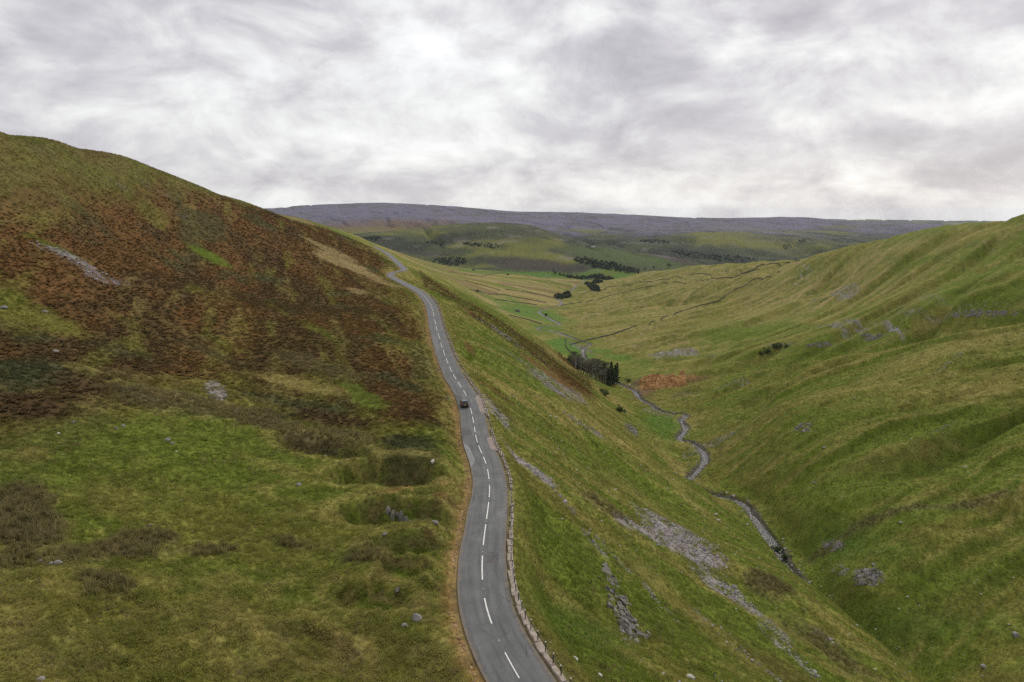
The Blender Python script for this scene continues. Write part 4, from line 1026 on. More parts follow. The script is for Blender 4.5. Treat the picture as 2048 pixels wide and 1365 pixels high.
wall([(940,592),(990,600),(1040,606),(1075,611)], 'dry-stone wall along the lower edge of the straw shelf', 1.6, .45)
wall([(1010,579),(1050,585),(1095,593),(1125,599)], 'dry-stone wall dipping from the straw shelf to the wooded gill', 1.5, .4)
wall([(900,545),(950,552),(985,549),(1010,545)], 'dry-stone wall near the far rim of the straw shelf', 1.5, .4)

# ------------------------------------------------------------------ rocks
M_ROCK = plain('limestone', (0.22, 0.205, 0.19), 0.95, 0.1, var=0.45, scale=1.1, bump=0.8)
M_ROCKD = plain('crag_rock', (0.20, 0.182, 0.168), 0.95, 0.1, var=0.55, scale=1.6, bump=1.0)
M_ROCKW = plain('white_limestone', (0.66, 0.64, 0.58), 0.9, 0.1, var=0.12, scale=4.0)
def rock_mesh(name, seed, mat, flat=0.6, sub=2):
    r_ = random.Random(seed); bm = bmesh.new(); bmesh.ops.create_icosphere(bm, subdivisions=sub, radius=1.0)
    pl = [(Vector((r_.uniform(-1, 1), r_.uniform(-1, 1), r_.uniform(-1, 1))).normalized(), r_.uniform(.55, .9)) for _ in range(9)]
    for vv in bm.verts:
        c = vv.co.copy()
        for n_, d_ in pl:
            e = c.dot(n_) - d_
            if e > 0: c -= n_ * e
        c *= 1 + r_.uniform(-.05, .05); c.z *= flat; vv.co = c
    m_ = bpy.data.meshes.new(name); bm.to_mesh(m_); bm.free(); m_.materials.append(mat); return m_
ROCKS = [rock_mesh('boulder', 30 + i, M_ROCK, random.uniform(.5, .75)) for i in range(4)]
def boulder(px, py, size, label, mesh=None, rz=None, stretch=1.0, sink=.25, group='lone boulders on the grass'):
    p = hit(px, py); o = bpy.data.objects.new('boulder', mesh or random.choice(ROCKS)); COL.objects.link(o)
    o.scale = (size * stretch, size, size); o.rotation_euler = (random.uniform(-.2, .2), random.uniform(-.2, .2), random.uniform(0, 6.3) if rz is None else rz)
    o.location = (p[0], p[1], float(ground_z(p[0], p[1])) + size * .35 - sink * size)
    return tag(o, label, 'boulder', group)
WR = rock_mesh('boulder', 77, M_ROCKW, .6)
boulder(1150, 1318, .26, 'slim white stone slab on the grass below the fence, the upper of two', WR, 2.1, 1.9)
boulder(1197, 1350, .26, 'slim white stone slab on the grass below the fence, the lower of two', WR, 2.2, 2.3)
boulder(116, 1127, .42, 'grey boulder beside the rushes at the left edge of the shelf')
boulder(101, 1128, .25, 'small pale stone next to the grey boulder by the rushes')
boulder(80, 1124, .30, 'yellowish stone at the foot of the rush bed, far left')
boulder(300, 1052, .32, 'lone pale stone on the green shelf right of the rush bed')
boulder(82, 1361, .36, 'pale stone at the very bottom left corner of the shelf')
boulder(832, 1238, .62, 'rounded brown boulder between the lowest shake hole and the road')
boulder(810, 1252, .42, 'flat pale slab on the rim of the lowest shake hole')
boulder(795, 1181, .40, 'grey stone in the small hollow above the lowest shake hole')
boulder(770, 1069, .40, 'leaning grey slab on the grass left of the second shake hole')
boulder(335, 881, .55, 'larger grey stone of the cluster in the middle of the green shelf')
boulder(345, 888, .40, 'darker stone of the cluster in the middle of the green shelf')
boulder(246, 853, .42, 'pale stone at the upper edge of the green shelf under the bracken')
boulder(233, 858, .36, 'tilted pale stone left of the pair under the bracken edge')
boulder(147, 846, .40, 'single pale stone below the dark heather, far left')
boulder(598, 970, .42, 'single pale stone on the grass left of the big shake hole')
boulder(110, 704, .70, 'flat grey rock on the green patch of the upper left fell')
boulder(6, 617, .9, 'grey rock at the left edge of the picture on the fell')
boulder(90, 625, .8, 'pale flat rock on the grass of the left fell under the scree')
boulder(870, 1040+6, .5, 'dark rock beside the orange soil at the road cutting')
boulder(2032, 1272, 1.2, 'big grey boulder at the right edge on the far bank')
boulder(1968, 1334, .9, 'grey boulder near the bottom right corner of the far bank')
boulder(1747, 1130, .8, 'pale boulder just above the dark outcrop on the far bank')
boulder(1628, 953+13, .8, 'pale boulder on the grassy rib right of the beck bend')
boulder(1802, 1046, .8, 'pale flat boulder below the brown rushes on the far bank')
boulder(1648, 896, .9, 'pale boulder in the furrow on the middle of the far bank')
boulder(1709, 798, .9, 'pale boulder high on the far bank under the near crest')
boulder(876, 740, .6, 'white stone in the bracken close to the bend of the road')
boulder(894, 797, .6, 'pale rock on the road bank just behind the car')
boulder(845, 636, .7, 'pale flat rock at the left road edge below the hairpin')
def crag(name, cx, cy, rx, ry, rot, hgt, label, cat='outcrop', mat=M_ROCKD, n=56, seed=1, blk=1.0, gap=.30):
    e = Ell(cx, cy, rx, ry, rot); v = []; f = []
    a = np.linspace(-1, 1, n); A, B = np.meshgrid(a, a, indexing='ij')
    X = e.c[0] + e.M[0, 0] * A + e.M[0, 1] * B; Y = e.c[1] + e.M[1, 0] * A + e.M[1, 1] * B
    rho = np.hypot(A, B) + 0.30 * fbm(X / (e.R * .3), Y / (e.R * .3), 3, seed) + .22 * vn(X / (.9 * blk), Y / (.9 * blk), seed + 8)
    cx_ = np.floor(X / (.8 * blk) + .35 * vn(Y / blk, X / blk, seed + 3)); cy_ = np.floor(Y / (.8 * blk) + .35 * vn(X / blk, Y / blk, seed + 4))
    blkz = _h(cx_.astype(np.int32), cy_.astype(np.int32), seed + 5)
    fine = fbm(X / (.45 * blk), Y / (.45 * blk), 3, seed + 6)
    top = sst(1.0, .80, rho) * (blkz > gap)
    Z = ground_z(X, Y) + hgt * (top * (0.1 + 0.85 * (blkz - gap * .7) + .40 * fine)) - (1 - top) * (0.35 + .1 * hgt)
    o = (e.c[0], e.c[1], float(ground_z(*e.c)))
    v = np.stack([X - o[0], Y - o[1], Z - o[2]], -1).reshape(-1, 3)
    idx = np.arange(n * n).reshape(n, n)
    keep = rho < 1.15
    for i in range(n - 1):
        for j in range(n - 1):
            if keep[i, j] or keep[i + 1, j] or keep[i, j + 1] or keep[i + 1, j + 1]: f.append((idx[i, j], idx[i, j + 1], idx[i + 1, j + 1], idx[i + 1, j]))
    u_, w_ = e.M[:, 0], e.M[:, 1]
    if u_[0] * w_[1] - u_[1] * w_[0] > 0: f = [q_[::-1] for q_ in f]
    ob = mesh_obj(name, v, f, mat, loc=o); return tag(ob, label, cat, 'rock outcrops')
crag('rock_outcrop', 1244, 1228, 21, 62, -24, .75, 'grey broken crag on the grass slope right of the road', seed=3)
crag('rock_outcrop', 1218, 1152, 9, 30, -34, .45, 'small rib of rock just above the grey crag', seed=5)
crag('rock_outcrop', 1192, 1168, 12, 10, -20, .5, 'little rock knob left of the rock rib on the slope', seed=6)
crag('rock_outcrop', 1285, 1268, 20, 10, 20, .5, 'scrap of rock at the foot of the grey crag', seed=7)
_p = hit(795, 1044); pil = empty('limestone_pillars', (_p[0], _p[1], float(ground_z(_p[0], _p[1])))); tag(pil, 'cluster of fluted limestone pillars in the second shake hole', 'outcrop', 'rock outcrops')
for dx, dy, w_, h_ in ((-1.3, .3, .38, .8), (-.65, .0, .46, 1.15), (-.1, .5, .3, .7), (.55, .1, .5, 1.2), (1.15, .0, .42, .85), (1.8, -.1, .45, .4)):
    q = bpy.data.objects.new('pillar', random.choice(ROCKS)); COL.objects.link(q); q.parent = pil
    q.scale = (w_, w_ * .8, h_ * 1.5); q.location = (dx, dy, float(ground_z(_p[0] + dx, _p[1] + dy)) - pil.location.z + h_ * .4); q.rotation_euler = (random.uniform(-.15, .15), random.uniform(-.15, .15), random.uniform(0, 6))
crag('rock_outcrop', 1735, 1152, 32, 17, 0, 1.3, 'dark grey outcrop low on the far bank right of the beck', seed=9, blk=1.6, gap=.58)
crag('rock_outcrop', 1668, 1092, 22, 13, 0, 1.0, 'stony outcrop on the far bank nearest the beck', seed=10, blk=1.6, gap=.58)
crag('rock_outcrop', 1606, 855, 18, 10, 0, .9, 'dark stony hollow on the middle of the far bank', seed=11, blk=1.8, gap=.58)
crag('rock_outcrop', 1960, 628, 75, 8, -8, 2.6, 'long grey scar of rock in the right ravine', cat='scar', seed=12, blk=2.2, n=60, gap=.58)
crag('rock_outcrop', 1640, 690, 28, 5, -4, 1.8, 'low dark rock step in the ravine right of the gorse bush', seed=13, blk=2.0, gap=.58)
crag('rock_outcrop', 1745, 675, 24, 6, -6, 1.8, 'grey rock step where the two side ravines meet', seed=14, blk=2.0, gap=.58)
crag('rock_outcrop', 1262, 860, 16, 6, 40, 1.2, 'row of pale rocks on the spur above the beck flat', seed=15, mat=M_ROCK, blk=1.4, gap=.58)

M_SOIL = plain('ochre_earth', (0.36, 0.205, 0.085), 0.95, 0.05, var=0.45, scale=0.35, bump=0.8)
crag('earth_bank', 1322, 768, 50, 12, -8, 4.5, 'eroded bank of bare ochre earth above the beck right of the copse', cat='bank', mat=M_SOIL, seed=21, blk=6.0, gap=-.2)

# ------------------------------------------------------------------ sheep
M_FLEECE = plain('fleece', (0.52, 0.48, 0.41), 1.0, 0.05, var=0.12, scale=14, bump=0.6); M_FACE = plain('dark_face', (0.035, 0.03, 0.028), 0.9, 0.1)
def build_sheep():
    P = [((0, -.42, .62), .20), ((0, -.12, .64), .26), ((0, .22, .63), .24), ((0, .42, .68), .16), ((0, .58, .74), .10), ((0, .70, .68), .075), ((0, .80, .60), .05),
         ((.13, -.40, .40), .075), ((.13, -.36, .22), .040), ((.13, -.38, .02), .032), ((-.13, -.40, .40), .075), ((-.13, -.36, .22), .040), ((-.13, -.38, .02), .032),
         ((.13, .30, .38), .065), ((.13, .31, .20), .036), ((.13, .30, .02), .032), ((-.13, .30, .38), .065), ((-.13, .31, .20), .036), ((-.13, .30, .02), .032),
         ((.11, .60, .78), .028), ((-.11, .60, .78), .028), ((0, -.62, .55), .05)]
    E = [(0, 1), (1, 2), (2, 3), (3, 4), (4, 5), (5, 6), (0, 7), (7, 8), (8, 9), (0, 10), (10, 11), (11, 12), (2, 13), (13, 14), (14, 15), (2, 16), (16, 17), (17, 18), (4, 19), (4, 20), (0, 21)]
    me_ = bpy.data.meshes.new('body'); me_.from_pydata([p for p, _ in P], E, []); me_.materials.append(M_FLEECE)
    o = bpy.data.objects.new('fleece_body', me_); COL.objects.link(o)
    o.modifiers.new('skin', 'SKIN'); sv = me_.skin_vertices[0].data
    for i, (_, r_) in enumerate(P): sv[i].radius = (r_, r_); sv[i].use_root = (i == 1)
    md = o.modifiers.new('sub', 'SUBSURF'); md.levels = 2; md.render_levels = 2
    dg = bpy.context.evaluated_depsgraph_get(); m2 = bpy.data.meshes.new_from_object(o.evaluated_get(dg))
    m2.materials.clear(); m2.materials.append(M_FLEECE); m2.materials.append(M_FACE)
    for pl in m2.polygons:
        c = pl.center; pl.use_smooth = True
        if c.y > .60 or (c.z < .30 and abs(c.x) > .06): pl.material_index = 1
    bpy.data.objects.remove(o); m2.name = 'sheep'
    return m2
SHEEP = build_sheep()
def sheep(px, py, rz, label, sc=1.0):
    p = hit(px, py); o = bpy.data.objects.new('sheep', SHEEP); COL.objects.link(o)
    o.location = (p[0], p[1], float(ground_z(p[0], p[1])) + .02); o.rotation_euler = (0, 0, rz); o.scale = (sc,) * 3
    return tag(o, label, 'sheep', 'sheep grazing the fell')
sheep(865, 931, 2.9, 'white sheep standing by the big shake hole left of the road')
sheep(1437, 1045, 1.2, 'sheep grazing on the lip of the gill, lower of two', 1.1)
sheep(1432, 1033, 2.0, 'sheep grazing on the lip of the gill, upper of two', 1.1)
sheep(1351, 948, .6, 'sheep on the spur just left of the beck loop', 1.1)
sheep(1371, 804+2, .9, 'sheep on the grass just above the beck meanders', 1.1)
sheep(1810, 662, 1.9, 'sheep in the right ravine below the grey scree', 1.1)
sheep(1930, 937, 1.2, 'sheep in the furrow on the far bank, near the right edge', 1.1)
sheep(1122, 724, 2.2, 'sheep on the crest above the copse', 1.2)
# ------------------------------------------------------------------ trees and shrubs
def leaf_mat(name, col, var=0.35):
    m, t, b = new_mat(name)
    g = N(t, 'ShaderNodeNewGeometry'); oi = N(t, 'ShaderNodeObjectInfo')
    n = N(t, 'ShaderNodeTexNoise', inp={'Scale': 0.7, 'Detail': 3.0}); L(t, g.outputs['Position'], n.inputs['Vector'])
    f = math_n(t, 'ADD', math_n(t, 'MULTIPLY', n.outputs[0], 0.7), math_n(t, 'MULTIPLY', g.outputs['Random Per Island'], 0.45))
    c = mix_n(t, ramp_n(t, f, [(0.25, 0.0), (0.85, 1.0)], 'LINEAR'), tuple(x * (1 - var) for x in col), tuple(x * (1 + var * 1.4) for x in col))
    c = mix_n(t, 1.0, c, ramp_n(t, oi.outputs['Random'], [(0, .8), (1, 1.2)], 'LINEAR'), 'MULTIPLY')
    L(t, c, b.inputs['Base Color']); b.inputs['Roughness'].default_value = 0.8; b.inputs['Specular IOR Level'].default_value = 0.15
    tr = N(t, 'ShaderNodeBsdfTranslucent'); L(t, c, tr.inputs[0]); mx = N(t, 'ShaderNodeMixShader', inp={0: .35}); L(t, b.outputs[0], mx.inputs[1]); L(t, tr.outputs[0], mx.inputs[2]); L(t, mx.outputs[0], t.nodes['Material Output'].inputs['Surface'])
    return m
M_CONIF = leaf_mat('conifer_needles', (0.045, 0.070, 0.030)); M_LEAF = leaf_mat('tree_leaves', (0.090, 0.105, 0.045)); M_GREY = leaf_mat('thin_leaves', (0.150, 0.140, 0.095)); M_BUSH = leaf_mat('bush_leaves', (0.060, 0.095, 0.032))
M_BARK = plain('bark', (0.09, 0.075, 0.06), 0.9, 0.1, var=0.3); M_PALE = plain('pale_bark', (0.42, 0.39, 0.34), 0.9, 0.1, var=0.25)
def quads_mesh(name, C_, S_, seed, mat, parent, up=0.0):
    r_ = np.random.default_rng(seed); n = len(C_)
    a = r_.normal(size=(n, 3)); a /= np.linalg.norm(a, axis=1)[:, None]
    b_ = np.cross(a, r_.normal(size=(n, 3))); b_ /= np.linalg.norm(b_, axis=1)[:, None]
    S_ = np.asarray(S_)[:, None] * np.ones((n, 1))
    v = np.stack([C_ - a * S_, C_ + b_ * S_ * .6, C_ + a * S_, C_ - b_ * S_ * .6], 1).reshape(-1, 3)
    return mesh_obj(name, v, np.arange(4 * n).reshape(n, 4), mat, parent)
def broadleaf(name, h, wd, seed, nl, bark, leaf, lsize=.35, open_=.5):
    r_ = np.random.default_rng(seed); root = empty(name); m = MB(); tips = []
    top = h * .62; bend = r_.normal(size=2) * .06 * h
    m.tube([(0, 0, -.5), (bend[0] * .3, bend[1] * .3, h * .3), (bend[0], bend[1], top)], [.028 * h, .02 * h, .008 * h], 7)
    for k in range(9):
        z = h * r_.uniform(.22, .6); a = r_.uniform(0, 6.28); l = wd * r_.uniform(.55, 1.0); e = (math.cos(a) * l, math.sin(a) * l, z + l * r_.uniform(.4, 1.0))
        mid = (e[0] * .45 + bend[0] * .4, e[1] * .45 + bend[1] * .4, z + (e[2] - z) * .6)
        m.tube([(bend[0] * z / top, bend[1] * z / top, z), mid, e], [.011 * h, .007 * h, .003 * h], 5); tips += [mid, e]
    m.build('trunk', bark, root)
    tips = np.array(tips + [(bend[0], bend[1], top), (bend[0], bend[1], h * .85)])
    cl = tips[r_.integers(0, len(tips), 26)] + r_.normal(size=(26, 3)) * [wd * .22, wd * .22, h * .07]
    pick = r_.integers(0, len(cl), nl); C_ = cl[pick] + r_.normal(size=(nl, 3)) * [wd * .17, wd * .17, h * .055]
    C_[:, 2] = np.clip(C_[:, 2], h * .16, h)
    quads_mesh('crown', C_, r_.uniform(.6, 1.3, nl) * lsize, seed, leaf, root); reg(root); return root
def conifer(name, h, wd, seed, nl):
    r_ = np.random.default_rng(seed); root = empty(name); m = MB()
    m.tube([(0, 0, -.5), (0, 0, h * .97)], [.02 * h, .004 * h], 6); m.build('trunk', M_BARK, root)
    nb_ = 34; C_ = []
    for k in range(nb_):
        t = (k + .5) / nb_; z = h * (.10 + .88 * t); l = wd * (1 - t) ** .8 * r_.uniform(.7, 1.15) + .12; a = k * 2.4 + r_.uniform(-.3, .3)
        q = r_.uniform(.1, 1, nl // nb_)
        C_.append(np.stack([np.cos(a) * l * q, np.sin(a) * l * q, z - .28 * l * q ** 1.5], 1) + r_.normal(size=(len(q), 3)) * [.2, .2, .16])
    C_ = np.vstack(C_); quads_mesh('crown', C_, r_.uniform(.5, 1.2, len(C_)) * .42, seed, M_CONIF, root); reg(root); return root
def shrub(name, h, wd, seed, nl, leaf):
    r_ = np.random.default_rng(seed); root = empty(name); m = MB()
    for k in range(5):
        a = k * 1.26; m.tube([(0, 0, -.3), (math.cos(a) * wd * .25, math.sin(a) * wd * .25, h * .4), (math.cos(a) * wd * .5, math.sin(a) * wd * .5, h * .75)], [.05, .035, .015], 5)
    m.build('stems', M_BARK, root)
    cl = r_.normal(size=(14, 3)) * [wd * .42, wd * .42, h * .2] + [0, 0, h * .52]
    C_ = cl[r_.integers(0, 14, nl)] + r_.normal(size=(nl, 3)) * [wd * .18, wd * .18, h * .12]; C_[:, 2] = np.clip(C_[:, 2], .05, h)
    quads_mesh('foliage', C_, r_.uniform(.6, 1.3, nl) * .24, seed, leaf, root); reg(root); return root
P_PALE = [broadleaf('pale_trunked_tree', 15.5, 4.2, 301 + i, 620, M_PALE, M_GREY, .40) for i in range(3)]
P_DARK = [broadleaf('broadleaf_tree', 13.0, 4.6, 311 + i, 1700, M_BARK, M_LEAF, .42) for i in range(2)]
P_CON = [conifer('conifer_tree', 16.0, 2.9, 321 + i, 1700) for i in range(2)]
P_SH = [shrub('hillside_shrub', 3.2, 2.2, 331 + i, 700, M_BUSH) for i in range(3)]
_first = set()
def nth(i, n):
    w = ['leftmost', 'second from the left', 'third from the left', 'fourth from the left', 'fifth from the left', 'sixth from the left', 'seventh from the left', 'eighth from the left', 'ninth from the left', 'tenth from the left']
    return 'rightmost' if i == n - 1 else ('second from the right' if i == n - 2 and n > 4 else w[i])
def plant(proto, p, sc, label, cat, group):
    if proto.name in _first: o = copy_tree(proto)
    else: o = proto; _first.add(proto.name)
    o.location = (p[0], p[1], float(ground_z(p[0], p[1]))); o.rotation_euler = (0, 0, random.uniform(0, 6.28)); o.scale = (sc * random.uniform(.9, 1.1), sc * random.uniform(.9, 1.1), sc)
    return tag(o, label, cat, group)
def wpt(px, d):
    return np.array([(px - CX) / F * d, d * .979])
for i, (px, d) in enumerate(sorted([(1152,648),(1163,652),(1172,640),(1180,650),(1187,634),(1194,642),(1201,630),(1207,638),(1213,626),(1176,662),(1192,656)])):
    plant(P_PALE[i % 3], wpt(px, d), random.uniform(1.25, 1.6), nth(i, 11) + ' pale-trunked thin tree in the copse by the beck', 'tree', 'copse by the beck')
for i, (px, d) in enumerate([(1140,664),(1148,672),(1158,668),(1168,676),(1184,668),(1200,652),(1210,646)]):
    plant(P_DARK[i % 2], wpt(px, d), random.uniform(1.25, 1.6), nth(i, 7) + ' dark rounded tree in the copse by the beck', 'tree', 'copse by the beck')
for i, (px, d) in enumerate(sorted([(1217,622),(1222,628),(1226,618),(1231,624),(1235,616),(1224,636)])):
    plant(P_CON[i % 2], wpt(px, d), random.uniform(1.0, 1.3), nth(i, 6) + ' dark conifer at the right end of the copse', 'tree', 'copse by the beck')
for i, (px, d, sc) in enumerate([(1096,742,1.5),(1100,735,1.8),(1106,730,1.6),(1112,724,2.0),(1118,715,1.7),(1124,708,1.9),(1131,700,2.0),(1136,692,1.8)]):
    plant(P_SH[i % 3], wpt(px, d), sc, nth(i, 8) + ' dark bush in the row behind the crest left of the copse', 'bush', 'row of bushes behind the crest')
for i, (px, d, sc) in enumerate([(915,905,2.3),(921,890,2.9),(927,880,2.4),(936,860,1.8),(942,850,2.0),(948,840,1.6),(954,830,1.6)]):
    plant(P_SH[i % 3], wpt(px, d), sc, nth(i, 7) + ' green bush in the thicket under the lower left spur', 'bush', 'thicket under the spur')
for px, py, sc, lab in [(1210,793,1.5,'dark bush on the bracken slope above the beck'),(1241,826,1.35,'dark round bush on the spur above the beck flat'),(1204,786,1.1,'small bush beside the dark bush on the bracken slope'),
        (1256,765,1.1,'bush at the foot of the orange bank'),(1555,700,2.0,'large dark gorse bush in the mouth of the right ravine'),(1535,707,1.5,'gorse bush left of the large one in the right ravine'),(1522,711,1.2,'lowest gorse bush in the right ravine'),(1572,695,1.0,'small gorse bush right of the large one in the ravine'),
        (1016,551,2.0,'lone round bush on the straw shelf'),(956,585,1.9,'lone bush low on the straw shelf'),(1092,632,1.6,'bush on the beck side in the lower dale'),(1570,1122,.8,'low bush overhanging the beck where it leaves sight, upper'),(1553,1105,.8,'low bush overhanging the beck where it leaves sight, lower'),(947,542,1.6,'tiny dark bush on the far rim of the straw shelf')]:
    p = hit(px, py); plant(random.choice(P_SH), p, sc, lab, 'bush', 'lone bushes')
for i, (px, py, sc) in enumerate([(1108,549,1.1),(1112,550,.9),(1186,493-1,.9),(1290,541,.8),(1340,536,1.0),(1336,533,.9),(1308,539,.9)]):
    p = hit(px, py); plant(P_DARK[i % 2], p, sc * 1.3, ['dark tree at the left end of the green field across the dale', 'second tree at the left end of the green field across the dale', 'dark tree beside the white farmhouse across the dale', 'hedgerow tree right of the wood across the dale', 'larger hedgerow tree near the right end of the green ridge', 'smaller hedgerow tree near the right end of the green ridge', 'hedgerow tree between the wood and the green ridge end'][i], 'tree', 'trees across the dale')

# ------------------------------------------------------------------ farmhouse across the dale, barn in the field
def house(px, py, l, w, h, rz, label, wm, name):
    p = hit(px, py); o = empty(name, (p[0], p[1], float(ground_z(p[0], p[1])) - .6), rz); tag(o, label, 'building')
    m = MB(); m.box((0, 0, h / 2), (l / 2, w / 2, h / 2))
    m.add([(-l / 2, -w / 2, h), (-l / 2, w / 2, h), (-l / 2, 0, h + w * .42)], [(0, 2, 1)]); m.add([(l / 2, -w / 2, h), (l / 2, w / 2, h), (l / 2, 0, h + w * .42)], [(0, 1, 2)]); m.build('wall', wm, o)
    m = MB(); e = .3
    for s_ in (-1, 1):
        a = [(-l / 2 - e, s_ * (w / 2 + e), h - .12), (l / 2 + e, s_ * (w / 2 + e), h - .12), (l / 2 + e, 0, h + w * .42 + .05), (-l / 2 - e, 0, h + w * .42 + .05)]
        m.add(a + [(x, y, z + .18) for x, y, z in a], [(0, 1, 2, 3), (4, 5, 6, 7), (0, 1, 5, 4), (1, 2, 6, 5), (3, 0, 4, 7)])
    m.build('roof', plain('stone_slate', (.11, .105, .10), .9), o)
    m = MB(); m.box((0, -w / 2 - .03, 1.1), (.5, .04, 1.1)); m.build('door', plain('door_brown', (.05, .035, .025)), o)
    for x in (-l * .3, l * .3):
        for z in ((1.4, 3.6) if h > 4 else (1.4,)): m = MB(); m.box((x, -w / 2 - .03, z), (.5, .03, .6)); m.build('window', plain('pane', (.03, .035, .04), .2), o)
    return o
M_WHITE = plain('whitewash', (.72, .71, .68), .9)
house(1187, 495, 20, 9, 6, .1, 'small white farmhouse on the green ridge across the dale', M_WHITE, 'farmhouse')
house(1035, 624, 7, 5, 3.2, .5, 'small dark stone field barn on the bright green field', M_WALL, 'field_barn')
house(1274, 430 + 32, 16, 8, 5, .2, 'tiny pale house far off under the purple moor', M_WHITE, 'farmhouse') if False else None

# ------------------------------------------------------------------ scattered vegetation and stones (uncountable)
def tint_mat(name, rough=0.9, trans=0.0):
    m, t, b = new_mat(name)
    a = N(t, 'ShaderNodeAttribute', attribute_name='tint'); a.attribute_type = 'INSTANCER'
    g = N(t, 'ShaderNodeNewGeometry')
    c = mix_n(t, 1.0, a.outputs['Color'], ramp_n(t, g.outputs['Random Per Island'], [(0, .80), (1, 1.22)], 'LINEAR'), 'MULTIPLY')
    L(t, c, b.inputs['Base Color']); b.inputs['Roughness'].default_value = rough; b.inputs['Specular IOR Level'].default_value = 0.1
    if trans:
        tr = N(t, 'ShaderNodeBsdfTranslucent'); L(t, c, tr.inputs[0]); mx = N(t, 'ShaderNodeMixShader', inp={0: trans}); L(t, b.outputs[0], mx.inputs[1]); L(t, tr.outputs[0], mx.inputs[2]); L(t, mx.outputs[0], t.nodes['Material Output'].inputs['Surface'])
    return m
M_TINT = tint_mat('blades', trans=0.40); M_STONE = tint_mat('loose_stone')
def proto_mesh(name, v, f, mat):
    m_ = bpy.data.meshes.new(name); m_.from_pydata([tuple(map(float, x)) for x in v], [], f); m_.materials.append(mat); return bpy.data.objects.new(name, m_)
def tuft(seed, nb_, rad, h, w, lean):
    r_ = random.Random(seed); v = []; f = []
    for k in range(nb_):
        a = r_.uniform(0, 6.28); q = rad * math.sqrt(r_.random()); x, y = math.cos(a) * q, math.sin(a) * q
        b_ = a + r_.uniform(-.8, .8); ln = r_.uniform(.2, 1) * lean; hh = h * r_.uniform(.55, 1.1); d = (math.cos(b_), math.sin(b_)); s_ = (-d[1] * w, d[0] * w); o = len(v)
        m1 = (x + d[0] * ln * hh * .35, y + d[1] * ln * hh * .35, hh * .62); m2 = (x + d[0] * ln * hh, y + d[1] * ln * hh, hh * (1 - .35 * ln))
        v += [(x - s_[0], y - s_[1], -.1), (x + s_[0], y + s_[1], -.1), (m1[0] + s_[0] * .8, m1[1] + s_[1] * .8, m1[2]), (m1[0] - s_[0] * .8, m1[1] - s_[1] * .8, m1[2]), m2]
        f += [(o, o + 1, o + 2, o + 3), (o + 3, o + 2, o + 4)]
    return v, f
def frondclump(seed, nf, h, spread):
    r_ = random.Random(seed); v = []; f = []
    for k in range(nf):
        a = r_.uniform(0, 6.28); L_ = spread * r_.uniform(.7, 1.2); hh = h * r_.uniform(.7, 1.1); d = (math.cos(a), math.sin(a)); sN = (-d[1], d[0])
        prev = None
        for j in range(5):
            t_ = j / 4; x = d[0] * L_ * t_; y = d[1] * L_ * t_; z = hh * (1.6 * t_ - 1.0 * t_ * t_) + .02
            wd_ = .22 * (1 - t_) * (.5 + .5 * min(1, 3 * t_)) + .01
            row = [(x - sN[0] * wd_, y - sN[1] * wd_, z - .05), (x, y, z + .03), (x + sN[0] * wd_, y + sN[1] * wd_, z - .05)]
            o = len(v); v += row
            if prev is not None: f += [(prev, prev + 1, o + 1, o), (prev + 1, prev + 2, o + 2, o + 1)]
            prev = o
    return v, f
def leafclump(seed, n, rad, h, s_):
    r_ = np.random.default_rng(seed); C_ = r_.normal(size=(n, 3)); C_ /= np.linalg.norm(C_, axis=1)[:, None]; C_ = np.abs(C_) * [1, 1, 1] * np.sign(np.c_[C_[:, :2], np.ones(n)])
    C_ = C_ * [rad, rad, h] * r_.uniform(.6, 1.05, (n, 1)); a = r_.normal(size=(n, 3)); a /= np.linalg.norm(a, axis=1)[:, None]; b_ = np.cross(a, r_.normal(size=(n, 3))); b_ /= np.linalg.norm(b_, axis=1)[:, None]
    v = np.stack([C_ - a * s_, C_ + b_ * s_ * .6, C_ + a * s_, C_ - b_ * s_ * .6], 1).reshape(-1, 3); return v, [tuple(range(4 * i, 4 * i + 4)) for i in range(n)]
PR_GRASS = [proto_mesh('grass_tuft', *tuft(i, 18, .22, .28, .018, 1.25), M_TINT) for i in range(3)]
PR_RUSH = [proto_mesh('rush_tuft', *tuft(20 + i, 26, .22, .85, .022, .55), M_TINT) for i in range(3)]
PR_FERN = [proto_mesh('bracken_clump', *frondclump(40 + i, 7, .40, .66), M_TINT) for i in range(3)]
PR_HEATH = [proto_mesh('heather_clump', *leafclump(60 + i, 34, .42, .40, .11), M_TINT) for i in range(3)]
PR_STONE = []
for i in range(4):
    ms = rock_mesh('stone', 90 + i, M_STONE, random.uniform(.4, .7), 1); PR_STONE.append(bpy.data.objects.new('stone', ms))
